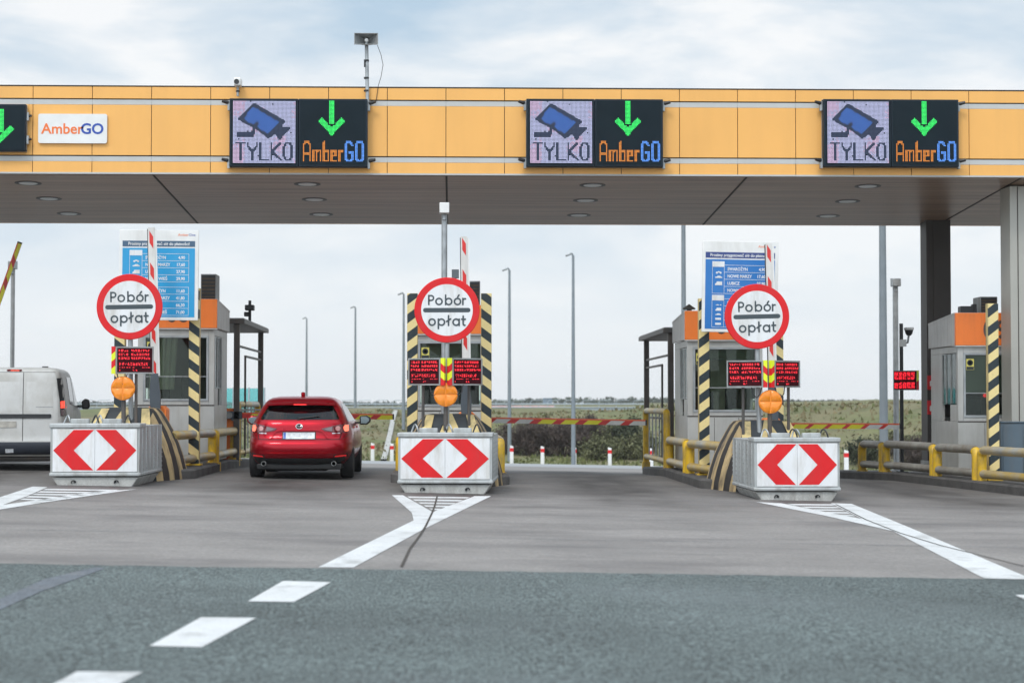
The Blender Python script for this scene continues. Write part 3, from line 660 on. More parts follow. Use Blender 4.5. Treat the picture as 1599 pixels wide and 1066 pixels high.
for i in range(4): mb.bm.faces.new((rr[0][i], rr[0][(i + 1) % 4], ri[0][(i + 1) % 4], ri[0][i]))
mb.bm.faces.new(rr[-1]); mb.build('horn', hs_)
mb = MB(); mb.lathe([(0.0, .085), (0.03, .07), (.036, .03), (.036, 0)], facing(0.0, 0.02, zc_), m_white, 16); mb.build('horn_driver', hs_)
mb = MB(); mb.tube([(.19, -.1, zc_ - .1), (.25, -.05, zc_ - .25), (.285, 0, zc_ - .42), (.25, .03, zc_ - .62), (.2, .05, zc_ - .78), (.16, .06, .02)], 0.005, m_black, 6); mb.build('cable', hs_)

cb = at(371, 150, 32.9)
cc = thing('security_camera', 'small white camera on a short stalk over the sign nearest the name plate', 'camera', (cb.x, 32.93, cb.z))
mb = MB(); mb.tube([(0, 0, 0), (0, 0, .16)], .022, m_galv, 10); mb.tube([(0, 0, .07), (0, 0, .1)], .032, m_black, 8); mb.build('stalk', cc)
mb = MB(); mb.box((-.055, -.16, .16), (.065, .12, .30), m_white); mb.build('camera_body', cc, bevel=.02)
mb = MB(); mb.lathe([(.045, 0), (.042, .02), (0, .015)], facing(-.005, -.16, .225), m_black, 14); mb.build('lens', cc)
# ------------------------------------------------------------------ island heads: crash cushions, striped noses, warning signs
GN = 'crash cushions in front of the toll islands'
def cushion(cx, label, yaw, w, lug_seed, Yf=27.4, length=2.1, h=0.83):
    o = thing('crash_cushion', label, 'crash cushion', (cx, Yf, pz(cx, Yf)), yaw, GN)
    x = w / 2
    mb = MB(); mb.box((-x, 0.0, .17), (x, .05, h), m_boxmetal)
    mb.box((-x, .05, .17), (x - .0, length, h), m_boxmetal)
    for y in [0.22 + .36 * i for i in range(6)]:
        for s in (-1, 1):
            mb.box((s * x - .006, y, .19), (s * x + .006, y + .035, h - .03), m_boxmetal)
            for q in range(9): mb.box((s * x - .008, y + .07, .22 + q * .068), (s * x + .008, y + .092, .242 + q * .068), m_galvd)
    mb.build('body', o, bevel=.018)
    mb = MB(); mb.box((-x - .012, -.025, .14), (x + .012, length, .19), m_boxmetal); mb.box((-x - .012, -.03, h - .03), (x + .012, .5, h + .035), m_boxmetal); mb.build('rim', o, bevel=.014)
    pw, z0, z1 = x - .035, .205, h - .045
    mb = MB(); mb.box((-pw, -.016, z0), (-.002, .001, z1), m_signwhite); mb.box((.002, -.016, z0), (pw, .001, z1), m_signwhite)
    pn = mb.build('chevron_panel', o)
    mb = MB(); zc_ = (z0 + z1) / 2; hz = (z1 - z0) / 2
    for s in (-1, 1):
        P = [(s * .012, zc_ + hz * .96), (s * .012 + s * pw * .48, zc_ + hz * .96), (s * pw * .985, zc_ + .0), (s * .03 + s * pw * .48, zc_ - hz * .92), (s * .02, zc_ - hz * .93), (s * pw * .50, zc_)]
        mb.prism(P, -.019, -.0165, m_red)
    mb.build('chevron', pn, smooth=0)
    mb = MB(); mb.prism([(-x + .02, .125), (-x + .12, -.03), (x - .12, -.03), (x - .02, .125)], .02, length - .1, m_conc)
    mb.build('skid', o, bevel=.015)
    for s in (-1, 1):
        mb = MB(); mb.tube([(s * x * .48 + .03 * math.cos(a_ * .6), -.0, .05 + .03 * math.sin(a_ * .6)) for a_ in range(0, 7)], .008, m_black, 6); mb.lathe([(.018, .0), (.018, .02), (0, .02)], facing(s * x * .45, .03, .06), m_black, 12); mb.build('tow_eye', o)
    for s in (-.33, .33):
        mb = MB(); mb.box((s * x * 1.1 - .13, .05, h + .03), (s * x * 1.1 + .13, .16, h + .10), m_boxmetal); mb.build('lifting_lug', o, bevel=.012)
        for q in (-.2, .2):
            mb = MB(); mb.tube([(s * x * 1.1 + q - .06 + .12 * (i / 8), .2 + .05 * math.sin(i * .7), h + .02 + .13 * math.sin(math.pi * i / 8)) for i in range(9)], .012, m_black if q > 0 else m_galv, 6); mb.build('lifting_loop', o)
    return o
cushion(at(146, 752, 27.6).x, 'grey crash cushion with red chevrons beside the white van', 0.0, 1.27, 1, Yf=27.7, h=.86)
cushion(at(695, 768, 27.4).x, 'grey crash cushion with red chevrons, in front of the middle island', R(-3.5), 1.34, 2)
cushion(at(1243, 780, 27.3).x, 'grey crash cushion with red chevrons, showing its riveted left side by the white wedge marking', 0.0, 1.22, 3, Yf=27.2, h=.86)

HALF = [(0.87, -.02), (0.85, .14), (0.80, .34), (0.73, .55), (0.645, .74), (0.55, .91), (0.47, 1.04), (0.41, 1.10), (0.30, 1.12)]
def nose(cx, label, cut_left=None):
    y0 = 29.62; L = 2.0
    o = thing('island_nose', label, 'island nose', (cx, y0, pz(cx, y0)), 0, 'striped concrete noses of the islands')
    mb = MB(); st = []
    ys_ = [0.0, .20, .40, .60, .81, 1.02, 1.24, 1.32]
    sc = [.66, .773, .887, 1, 1, 1, 1, 1]
    wx = [.66, .745, .82, .88, .935, .975, 1, 1]
    prof = HALF + [(-x, z) for x, z in HALF[::-1]]
    for y, s, w in zip(ys_, sc, wx): st.append([mb.bm.verts.new((x * w, y, z * s)) for x, z in prof])
    for i, (a, b) in enumerate(zip(st, st[1:])):
        for q in range(len(prof) - 1):
            low = prof[q][1] < .17 and prof[q + 1][1] < .17
            low = min(prof[q][1], prof[q + 1][1]) < .10
            m = m_kerb if low and q < 1 and 0 else (m_tan if i % 2 == 0 else m_brink)
            if i < 3 and 6 <= q <= 10: m = m_ink
            f = mb.bm.faces.new((a[q], a[q + 1], b[q + 1], b[q])); f.material_index = mb.mi(m)
    f = mb.bm.faces.new(st[0]); f.material_index = mb.mi(m_ink)
    f = mb.bm.faces.new(st[-1][::-1]); f.material_index = mb.mi(m_kerb)
    mb.build('body', o, smooth=40)
    mb = MB()
    def front(P):
        q = []
        for x, z in P:
            t_ = (z - .739) / (1.12 - .739); q.append((x, t_ * .60 - .012, z + .014))
        mb.poly(q, m_cream)
    front([(-.17, .80), (.17, .80), (.03, 1.11), (-.03, 1.11)])
    for s in (-1, 1): front([(s * .46, .80), (s * .31, .80), (s * .25, 1.09), (s * .37, 1.09)])
    mb.build('painted_bar', o, smooth=0)
    return o
nose(IX[0] + .02, 'black and cream striped concrete nose behind the cushion beside the van')
nose(IX[1], 'chipped black and cream striped nose behind the middle crash cushion')
nose(IX[2] + .04, 'black and cream striped concrete nose behind the cushion with the riveted side')

# round signs
def warning_sign(px, py, label, tilt=0.0):
    Y = 29.9; c = at(px, py, Y); r = 0.508
    zb = pz(c.x, Y) + 0.9
    o = thing('round_sign', label, 'road sign', (c.x, Y, zb), 0, 'round toll warning signs')
    zc_ = c.z - zb
    mb = MB(); mb.tube([(0, .05, 0), (0, .05, zc_ + r * .86)], .038, m_galv, 12); mb.build('post', o)
    mb = MB()
    mb.lathe([(0, .02), (r * .985, .02), (r, .012), (r, -.006), (r * .985, -.014), (0, -.014)], facing(0, 0, zc_), m_red, 64)
    pl_ = mb.build('sign_disc', o)
    mb = MB(); mb.lathe([(0, .0222), (r * .79, .0222), (r * .79, .019), (0, .019)], facing(0, 0, zc_), m_signwhite, 64); mb.build('sign_face', o)
    mb = MB(); u = r / 212.0
    def X(v): return (v - 569) * u
    def Z(v): return zc_ + (757 - v) * u
    lw = 10.5 * u; y = [-.0226]
    def S(pts, closed=False, w=lw):
        stroke(mb, pts, w, y[0] - .0006, m_letter, .001, closed); y[0] -= .0003
    def circ(cx, cz, rr): return arc(X(cx), Z(cz), rr * u, 0, 342, 19)
    S([(X(451), Z(722)), (X(451), Z(664)), (X(466), Z(664))] + arc(X(466), Z(679.5), 15.5 * u, 80, -80, 10) + [(X(466), Z(695)), (X(453), Z(695))])
    S(circ(521, 701), 1, lw) if 0 else None
    for cx in (517, 580, 637): S(arc(X(cx), Z(702), 20 * u, 0, 342, 19), True)
    S([(X(560), Z(722)), (X(560), Z(660))])
    S([(X(638), Z(672)), (X(647), Z(660))])
    S([(X(672), Z(722)), (X(672), Z(682))]); S([(X(672), Z(696))] + arc(X(685), Z(696), 12 * u, 165, 70, 6))
    for cx in (472, 533, 628): S(arc(X(cx), Z(836), 20 * u, 0, 342, 19), True)
    S([(X(513), Z(878)), (X(513), Z(816))])
    S([(X(579), Z(857)), (X(579), Z(794))]); S([(X(566), Z(832)), (X(592), Z(815))])
    S([(X(648), Z(857)), (X(648), Z(816))])
    S([(X(674), Z(797)), (X(674), Z(846))] + arc(X(684), Z(846), 10 * u, 190, 280, 5)); S([(X(664), Z(817)), (X(688), Z(817))])
    mb.build('lettering', o, smooth=0)
    mb = MB(); stroke(mb, [(X(428), Z(758.5)), (X(707), Z(757.5))], 29 * u, -.0226, m_letter, .001); mb.build('bar', o, smooth=0)
    mb = MB()
    for z in (.25, -.25): mb.box((-.06, .012, zc_ + z - .02), (.06, .10, zc_ + z + .02), m_galv)
    mb.build('clamp', o)
    o.rotation_euler = (0, R(tilt), 0)
    return o
warning_sign(205, 479, 'round white sign with red rim in front of the cyan tariff board', -0.8)
warning_sign(698, 484, 'round white sign with red rim at the middle island, under a tall camera mast')
warning_sign(1186, 494, 'round white sign with red rim in front of the deep blue tariff board', -1.3)

# amber lamps
def beacon(px, py, label):
    Y = 29.72; c = at(px, py, Y); zb = pz(c.x, Y) + .78; zc_ = c.z - zb; r = .182
    o = thing('warning_lamp', label, 'warning lamp', (c.x, Y, zb), 0, 'round amber warning lamps')
    mb = MB(); mb.tube([(0, .07, 0), (0, .07, zc_)], .035, m_dark, 10); mb.build('stem', o)
    mb = MB(); mb.lathe([(0, -.05), (r, -.05), (r * 1.02, .0), (r * .99, .015), (0, .015)], facing(0, 0, zc_), m_amber, 40); mb.build('lamp_housing', o)
    mb = MB()
    for sx in (-1, 1):
        for sz in (-1, 1):
            P = [(sx * .006, zc_ + sz * .006)] + [(sx * (.006 + .165 * math.cos(R(a_))), zc_ + sz * (.006 + .165 * math.sin(R(a_)))) for a_ in range(0, 91, 9)]
            cx_ = sum(p[0] for p in P) / len(P); cz_ = sum(p[1] for p in P) / len(P)
            k = mb.mi(m_amber); v0 = [mb.bm.verts.new((x, -.015, z)) for x, z in P]; v1 = [mb.bm.verts.new((cx_ + (x - cx_) * .88, -.026, cz_ + (z - cz_) * .9)) for x, z in P]
            vc = mb.bm.verts.new((cx_, -.030, cz_))
            for i in range(len(P)):
                j = (i + 1) % len(P); mb.bm.faces.new((v0[i], v0[j], v1[j], v1[i])); mb.bm.faces.new((v1[i], v1[j], vc))
    mb.build('lens', o, smooth=60)
    return o
beacon(192, 606, 'round amber lamp above the cushion beside the white van')
beacon(696, 616, 'round amber lamp above the middle crash cushion')
beacon(1203, 627, 'round amber lamp above the cushion with the riveted side')

# red message boards
m_ledface = mat('deep maroon board face', (0.035, 0.002, 0.005), 0.6, 0, 0.2, 6, spec=0.1)
def board_panel(o, M4, w, h, seed, edge):
    """w runs from the hinge outward; edge is the red and lime strip at the hinge"""
    def PM(mb): return mb
    mb = MB(); fr = .022
    mb.box((0, .004, 0), (w, .09, h), m_galvd, M4)
    for a, b in (((0, -.012, 0), (w, .004, fr)), ((0, -.012, h - fr), (w, .004, h)), ((0, -.012, fr), (fr, .004, h - fr)), ((w - fr, -.012, fr), (w, .004, h - fr))): mb.box(a, b, m_galvd, M4)
    hou = mb.build('board_housing', o)
    mb = MB(); mb.box((fr, -.002, fr), (w - fr, .003, h - fr), m_ledface, M4); mb.build('board_face', o)
    mb = MB(); rn_ = random.Random(seed); p = .0118; nx = int((w - 2 * fr) / p); ny = int((h - 2 * fr) / p)
    k = mb.mi(led_r)
    def blocks(row0, rows, spans, dens):
        for (c0, c1) in spans:
            c = c0
            while c < c1:
                wd = rn_.choice((3, 3, 4))
                for i in range(wd - 1):
                    for j in range(rows):
                        if rn_.random() < dens:
                            x = fr + (c + i + .5) * p; z = h - fr - (row0 + j + .5) * p; q = p * .42
                            if x > w - fr - .01: continue
                            f = mb.bm.faces.new([mb.bm.verts.new(M4 @ Vector(v)) for v in ((x - q, -.004, z - q), (x + q, -.004, z - q), (x + q, -.004, z + q), (x - q, -.004, z + q))]); f.material_index = k
                c += wd
    N1 = int(nx * .38)
    for r_ in range(3): blocks(2 + r_ * 5, 3, [(2, N1 - 1), (N1 + 2, nx - 2)], .78)
    blocks(19, 4, [(3, nx - 5)], .62); blocks(25, 1, [(3, N1), (N1 + 4, N1 + 8), (nx - 12, nx - 2)], .8); blocks(28, 2, [(2, 5), (N1 + 4, N1 + 10)], .5)
    mb.build('board_lamps', o, smooth=0, recalc=False)
def message_board(px, py, label, sides, both=True):
    Y = 29.66; c = at(px, py, Y); zb = pz(c.x, Y + .4) + .9; H = .42; z0 = c.z - zb - H / 2
    o = thing('message_board', label, 'message board', (c.x, Y, zb), 0, 'red lamp message boards')
    for i, (s, ang, w, seed) in enumerate(sides):
        if s > 0: M4 = Matrix.Translation((.028, 0, z0)) @ Matrix.Rotation(R(ang), 4, 'Z')
        else: M4 = Matrix.Translation((-.028, 0, z0)) @ Matrix.Rotation(R(-ang), 4, 'Z') @ Matrix.Translation((-w, 0, 0))
        x_off = .065 if s > 0 else 0
        board_panel(o, M4 @ Matrix.Translation((x_off, 0, 0)), w - .065, H, seed, s)
        mb = MB(); a, b = (0, .06) if s > 0 else (w - .06, w)
        n_ = 3
        cols = [m_lime, m_red, m_lime, m_red, m_lime] if (s > 0) == (i % 2 == 0) else [m_red, m_lime, m_red, m_lime, m_red]
        zz = [0, .10, .21, .32, H]
        sk = .05 if s > 0 else -.05
        for q in range(4):
            lo0, lo1 = zz[q] - (sk / 2 if 0 < q else 0), zz[q] + (sk / 2 if 0 < q else 0); hi0, hi1 = zz[q + 1] - (sk / 2 if q < 3 else 0), zz[q + 1] + (sk / 2 if q < 3 else 0)
            if sk < 0: pass
            mb.prism([(a, lo0), (b, lo1), (b, hi1), (a, hi0)], -.014, .05, cols[q], M4=M4)
        mb.build('hazard_strip', o, smooth=0)
    for s, ang, w, seed in sides:
        mb = MB(); x = s * .52 * w * 1.0 + s * .05; y = abs(x) * math.tan(R(ang)) + .10
        mb.tube([(x, y, -.05), (x, y, z0 + .05)], .024, m_dark, 8); mb.build('post', o)
        mb = MB(); mb.tube([(s * .1, .09, z0 + .01), (s * .13, .05, z0 - .1), (s * .19, .05, z0 - .16), (s * .24, .07, z0 - .1), (s * .26, .1, z0 + .02)], .009, m_black, 6); mb.build('cable', o)
    return o
m_lime = mat('lime reflective strip', (0.72, 0.80, 0.02), 0.4, 0, 0.05, 5)
message_board(697, 580, 'pair of red lamp boards set in a V over the middle amber lamp', [(-1, 20, .60, 11), (1, 24, .58, 12)])
message_board(1201, 583.5, 'pair of red lamp boards in a V below the deep blue tariff board', [(-1, 14, .63, 13), (1, 30, .58, 14)])
message_board(171, 562, 'single red lamp board under the sign by the cyan tariff board', [(1, 8, .64, 15)])

# striped height posts
def hpost(px, top, label, m, w=.172, Y=32.4):
    c = at(px, top, Y); zb = pz(c.x, Y) + TOP
    o = thing('striped_post', label, 'striped post', (c.x, Y, zb), 0, 'black and cream striped posts')
    mb = MB(); mb.box((-w / 2, 0, .03), (w / 2, .05, c.z - zb), m); mb.build('striped_face', o, bevel=.004)
    mb = MB(); mb.box((-w / 2 - .004, .05, .0), (w / 2 + .004, .16, c.z - zb + .005), m_cream); mb.build('post_core', o, bevel=.006)
    mb = MB(); mb.box((-.13, -.06, 0), (.13, .22, .03), m_yellow); mb.build('base_plate', o, bevel=.004)
hpost(187, 455, 'striped post behind the left edge of the cyan tariff board', st_r)
hpost(303.5, 450, 'striped post in front of the booth beside the red car', st_r)
hpost(644, 458, 'striped post on the left of the middle booth', st_l)
hpost(759.5, 458, 'striped post on the right of the middle booth', st_r)
hpost(1099.5, 466, 'striped post under the left edge of the deep blue tariff board', st_l)
hpost(1215, 470, 'striped post mostly hidden behind the sign by the deep blue tariff board', st_r)
hpost(1551, 474, 'striped post in front of booth 09', st_l)

# tariff boards
def icon(mb, kind, x, z, s, y):
    if kind == 'bike':
        for dx in (-.42, .42): mb.prism(arc(x + dx * s, z - .06 * s, .22 * s, 0, 330, 11), y - .003, y, m_signwhite)
        mb.prism([(x - .4 * s, z + .05 * s), (x - .1 * s, z + .28 * s), (x + .3 * s, z + .2 * s), (x + .45 * s, z), (x, z - .05 * s)], y - .005, y - .003, m_signwhite)
    elif kind == 'car': mb.prism([(x - .8 * s, z - .2 * s), (x - .78 * s, z), (x - .4 * s, z + .08 * s), (x - .2 * s, z + .26 * s), (x + .35 * s, z + .26 * s), (x + .55 * s, z + .06 * s), (x + .8 * s, z), (x + .8 * s, z - .2 * s)], y - .003, y, m_signwhite)
    elif kind == 'van': mb.prism([(x - .8 * s, z - .4 * s), (x - .78 * s, z - .05 * s), (x - .5 * s, z + .1 * s), (x - .4 * s, z + .42 * s), (x + .8 * s, z + .42 * s), (x + .8 * s, z - .4 * s)], y - .003, y, m_signwhite)
    elif kind == 'trailer':
        icon(mb, 'car', x - .25 * s, z, s * .6, y); mb.prism([(x + .45 * s, z - .1 * s), (x + .45 * s, z + .12 * s), (x + .85 * s, z + .12 * s), (x + .85 * s, z - .1 * s)], y - .003, y, m_signwhite)
    else: mb.prism([(x - .8 * s, z - .28 * s), (x - .8 * s, z + .3 * s), (x + .8 * s, z + .3 * s), (x + .8 * s, z - .28 * s)], y - .003, y, m_signwhite)
def tariff(p0, p1, label, m_bg, m_hd, tilt, upper, lower, Y=32.2):
    a = at(p0[0], p0[1], Y); b = at(p1[0], p1[1], Y); W_, H_ = b.x - a.x, a.z - b.z
    o = thing('tariff_board', label, 'tariff board', ((a.x + b.x) / 2, Y, b.z), 0, 'blue tariff boards'); o.rotation_euler = (0, R(tilt), 0)
    def x(v): return (v - .5) * W_
    def z(v): return v * H_
    def rc(mb, x0, x1, z0, z1, y, m, d=.002): mb.box((x(x0), y - d, z(z0)), (x(x1), y, z(z1)), m)
    mb = MB(); mb.box((x(0), 0, 0), (x(1), .04, H_), m_dirtywhite); mb.build('board', o, bevel=.006)
    mb = MB(); rc(mb, .04, .955, .035, .80, -.0005, m_bg); mb.build('price_panel', o)
    mb = MB(); rc(mb, .04, .955, .815, .88, -.0005, m_hd); mb.build('header', o)
    mb = MB(); y = -.003
    text_mesh(mb, 'Prosimy przygotować się do płatności!', x(.5), z(.832), .070, y - .001, m_signwhite, 'CENTER', .001, .92, .0015)
    text_mesh(mb, 'Amber', x(.87), z(.935), .062, -.002, m_logoO, 'RIGHT', .001); text_mesh(mb, 'One', x(.875), z(.935), .062, -.002, m_logoB, 'LEFT', .001)
    names = ['SWAROŻYN', 'NOWE MARZY', 'LUBICZ', 'NOWA WIEŚ']
    for rows_, ztop in ((upper, .735), (lower, .365)):
        for i, pr in enumerate(rows_):
            zz = ztop - (i + .72) * .078
            text_mesh(mb, names[i], x(.33), z(zz), .072, y - .001, m_signwhite, 'LEFT', .001, .85, .002)
            text_mesh(mb, pr, x(.83), z(zz), .072, y - .001, m_signwhite, 'RIGHT', .001, .9, .002)
    mb.build('lettering', o, smooth=0)
    mb = MB()
    for ztop in (.735, .365):
        for i in range(5): rc(mb, .29, .88, ztop - i * .078, ztop - i * .078 + .004, y, m_signwhite)
        rc(mb, .876, .880, ztop - .312, ztop, y, m_signwhite); rc(mb, .13, .134, ztop - .312, ztop, y, m_signwhite); rc(mb, .286, .29, ztop - .312, ztop + .004, y, m_signwhite); rc(mb, .134, .286, ztop - .312, ztop - .308, y, m_signwhite)
        rc(mb, .13, .29, ztop - .018, ztop + .042, y - .0005, m_signwhite)
    mb.build('table_lines', o, smooth=0)
    mb = MB(); s = .075
    for kd, zz in (('bike', .655), ('car', .605), ('van', .535)): icon(mb, kd, x(.215), z(zz), s, y)
    for kd, zz in (('trailer', .298), ('van', .25), ('car', .195), ('bus', .145), ('bus', .09)): icon(mb, kd, x(.215), z(zz), s * .8, y)
    mb.build('vehicle_symbols', o, smooth=0)
tariff((186, 359), (309, 500), 'cyan tariff board with price table between two striped posts, beside the red car', m_cyan, m_slate, 0.3, ['4,90', '17,60', '27,90', '29,90'], ['11,60', '41,80', '66,30', '71,00'])
tariff((1095, 377), (1214, 519), 'deep blue tariff board with price table, hung a little askew', m_blue, m_navy, 1.0, ['4,90', '17,60', '27,90', '29,90'], ['11,60', '41,80', '66,30', '71,00'])

# lane camera masts
def mast(px, top, Y, label, w=.10, box=.16, base=None):
    c = at(px, top, Y); zb = (pz(c.x, Y) + TOP) if base is None else base
    o = thing('camera_mast', label, 'mast', (c.x, Y, zb), 0, 'grey masts with a box on top')
    h_ = c.z - zb
    mb = MB(); mb.tube([(0, 0, 0), (0, 0, h_ - .16)], [w / 2, w / 2 * .95], m_galv, 14); mb.tube([(0, 0, 0), (0, 0, .03)], .14, m_galv, 14); mb.build('pole', o)
    mb = MB(); mb.prism([(-.17, h_ - .19), (.10, h_ - .19), (.10, h_), (-.17, h_ - .02)], -.5 * box, .5 * box, m_white if Y < 35 else m_galv, axis='x'); mb.build('camera_box', o, bevel=.008)
    mb = MB(); mb.tube([(0, -.06, h_ - .30), (0, -.02, h_ - .15)], .03, m_galv, 8); mb.build('bracket', o)
mast(694, 316, 31.75, 'tall grey mast with white box, behind the middle round sign')
mast(20.5, 407, 43.5, 'grey mast with a box standing beyond the white van')
mast(1398, 434, 42.5, 'grey mast with a box behind the small red lamp board', w=.13, box=.18)
# ------------------------------------------------------------------ toll booths
def pane_part(name, parent, a, b, m=None):
    mb = MB(); mb.box(a, b, m or m_glass); return mb.build(name, parent)
def booth(X, label, number, seed, roof_h=.53, blind=True):
    Y = 34.5; zb = pz(X, Y) + TOP; W_, L_ = .68, 1.95; H0, H1 = 2.36, 2.36 + roof_h
    o = thing('toll_booth', label, 'toll booth', (X, Y, zb), 0, 'toll booths under the canopy')
    mb = MB()                                              # base panels and floor
    mb.box((-W_, 0, .0), (W_, .05, 1.00), m_booth); mb.box((-W_, L_ - .05, 0), (W_, L_, 1.0), m_booth)
    mb.box((-W_, .05, 0), (-W_ + .05, L_ - .05, 1.0), m_booth); mb.box((W_ - .05, .05, 0), (W_, L_ - .05, 1.0), m_booth)
    mb.box((-W_ + .05, .05, .08), (W_ - .05, L_ - .05, .12), m_dark)
    mb.box((-W_ - .006, -.008, .985), (W_ + .006, .0, 1.005), m_joint)
    for x in (-.2, .24): mb.box((x, -.004, .05), (x + .008, .0, .97), m_joint)
    mb.build('base_wall', o, bevel=.006)
    mb = MB()                                              # corner posts
    for sx in (-1, 1):
        for y in (0, L_ - .10): mb.box((sx * W_ - (.0 if sx < 0 else .10), y, 1.0), (sx * W_ + (.10 if sx < 0 else .0), y + .10, H0), m_booth)
    mb.box((-W_ + .1, 0.0, 2.24), (W_ - .1, .06, H0), m_booth); mb.box((-W_ + .1, 0.0, 1.0), (W_ - .1, .06, 1.07), m_booth)
    mb.box((-W_ + .1, L_ - .06, 2.24), (W_ - .1, L_, H0), m_booth); mb.box((-W_ + .1, L_ - .06, 1.0), (W_ - .1, L_, 1.07), m_booth)
    for sx in (-1, 1):
        x0, x1 = (-W_, -W_ + .06) if sx < 0 else (W_ - .06, W_)
        mb.box((x0, .10, 2.24), (x1, L_ - .10, H0), m_booth); mb.box((x0, .10, 1.0), (x1, .55, 1.3), m_booth); mb.box((x0, 1.15, 1.0), (x1, L_ - .1, 2.24), m_booth)
    mb.build('wall_frame', o, bevel=.006)
    mb = MB()
    for a, b in (((-W_ + .1, -.012, 1.07), (W_ - .1, .02, 1.11)), ((-W_ + .1, -.012, 2.20), (W_ - .1, .02, 2.24)), ((-W_ + .1, -.012, 1.11), (-W_ + .14, .02, 2.20)), ((W_ - .14, -.012, 1.11), (W_ - .1, .02, 2.20)), ((-W_ + .14, .0, 1.50), (W_ - .14, .018, 1.515))): mb.box(a, b, m_galv)
    wf = mb.build('front_window', o, bevel=.003); pane_part('pane', wf, (-W_ + .14, .022, 1.11), (W_ - .14, .028, 2.20))
    mb = MB(); mb.box((-W_ + .14, L_ - .04, 1.07), (W_ - .14, L_ - .03, 2.24), m_interior if blind else m_dark); mb.build('rear_panel', o)
    for sx in (-1, 1):
        x = sx * (W_ - .02); mb = MB()
        for y0, y1 in ((.14, .17), (.50, .53), (.84, .87), (1.09, 1.12)): mb.box((x - .02, y0, 1.32), (x + .02, y1, 2.22), m_galvd)
        wf = mb.build('side_window', o); pane_part('pane', wf, (x - .004, .17, 1.31), (x + .004, 1.09, 2.23))
    mb = MB(); mb.box((-W_ - .05, -.05, H0 + .012), (W_ + .05, .03, H1), m_orange); fa = mb.build('roof_fascia', o, bevel=.008)
    if number:
        mb = MB(); text_mesh(mb, number, .23, H0 + roof_h * .24, roof_h * .76, -.052, m_numb, 'RIGHT', .0015, 1.0, .010); mb.build('lane_number', fa, smooth=0)
    mb = MB()
    for sx in (-1, 1): mb.prism([(.032, H0 + .012), (L_, H0 + .012), (L_, H1 - .14), (.032, H1 - .01)], sx * (W_ + .045), sx * (W_ + .002), m_boothside, axis='x')
    mb.prism([(.032, H1 - .03), (L_, H1 - .15), (L_, H1 - .11), (.032, H1 + .008)], -W_ - .05, W_ + .05, m_boothside, axis='x')
    mb.box((-W_, 0.0, H0 - .0), (W_, L_, H0 + .01), m_galvd); mb.box((-W_ - .055, -.055, H0 - .015), (W_ + .055, .03, H0 + .01), m_booth)
    mb.build('roof', o, bevel=.004)
    mb = MB()
    mb.box((-W_ + .06, .3, 1.0), (W_ - .06, .62, 1.04), m_interior); mb.box((-W_ + .07, .7, .12), (-W_ + .3, 1.5, 1.0), m_dark)
    mb.build('counter', o)
    rn_ = random.Random(seed)
    for x in (-.33, .22):
        mb = MB(); mb.box((x - .17, .36, 1.12), (x + .17, .40, 1.46 + rn_.uniform(-.05, .1)), m_black); mb.box((x - .03, .36, 1.04), (x + .03, .42, 1.14), m_black); mb.box((x - .1, .32, 1.04), (x + .1, .46, 1.05), m_black); mb.build('monitor', o, bevel=.006)
    if blind:
        mb = MB()
        for i in range(5): mb.tube([(-W_ + .22 + .09 * i, .14 + .012 * (i % 2), 1.28), (-W_ + .24 + .10 * i, .15, 2.2)], .05, m_curtain, 8)
        mb.build('curtain', o)
    if not blind or not number:
        zb_ = {'08': 2.02, '': 1.75}.get(number, 1.52)
        mb = MB(); mb.box((-W_ + .13, .10, zb_), (W_ - .13, .115, 2.235), m_blind); mb.tube([(-W_ + .13, .107, zb_), (W_ - .13, .107, zb_)], .012, m_galvd, 6); mb.build('roller_blind', o)
    if number == '09':
        mb = MB(); mb.box((.0, .55, .5), (.45, .62, 1.48), m_black); mb.box((.05, .5, .5), (.42, .95, .6), m_black); mb.build('office_chair', o, bevel=.04)
        mb = MB(); mb.lathe([(.035, 0), (.03, .03), (0, .035)], facing(-.10, .32, 1.47), m_sig, 12); mb.build('signal_lamp', o)
    if number == '08':
        mb = MB(); mb.box((-.10, 1.2, 1.0), (.30, 1.24, 2.1), m_curtain); mb.build('cupboard', o)
    mb = MB(); mb.box((-W_ + .16, .018, 1.93), (-W_ + .30, .0212, 2.13), m_lime2); mb.build('warning_sticker', o)
    mb = MB(); mb.box((-W_ + .165, .0165, 1.935), (-W_ + .295, .0176, 1.99), m_ink); mb.lathe([(.055, .0), (.055, .001), (.03, .001), (.03, 0)], facing(-W_ + .23, .0176, 2.06), m_ink, 20); mb.build('sticker_print', o)
    mb = MB(); mb.box((W_ - .5, .35, 1.04), (W_ - .28, .42, 1.13), m_white); mb.build('paper_tray', o)
    return o
m_numb = mat('grey brown numerals', (0.075, 0.055, 0.045), 0.5, 0, 0.05, 4)
m_sig = glow('lit red signal', (1.0, .03, .03), 1.0)
m_lime2 = mat('yellow sticker', (0.62, 0.55, 0.12), 0.5, 0, 0.08, 12)
booth(-4.92, 'toll booth beside the red car, behind the cyan tariff board', '06', 1)
booth(-0.02, 'middle toll booth framed by two striped posts', '', 2, blind=False)
booth(4.93, 'toll booth behind the deep blue tariff board', '08', 3, blind=False)
booth(9.84, 'toll booth with 09 on its orange band, beside the tall column', '09', 4, roof_h=.60, blind=False)

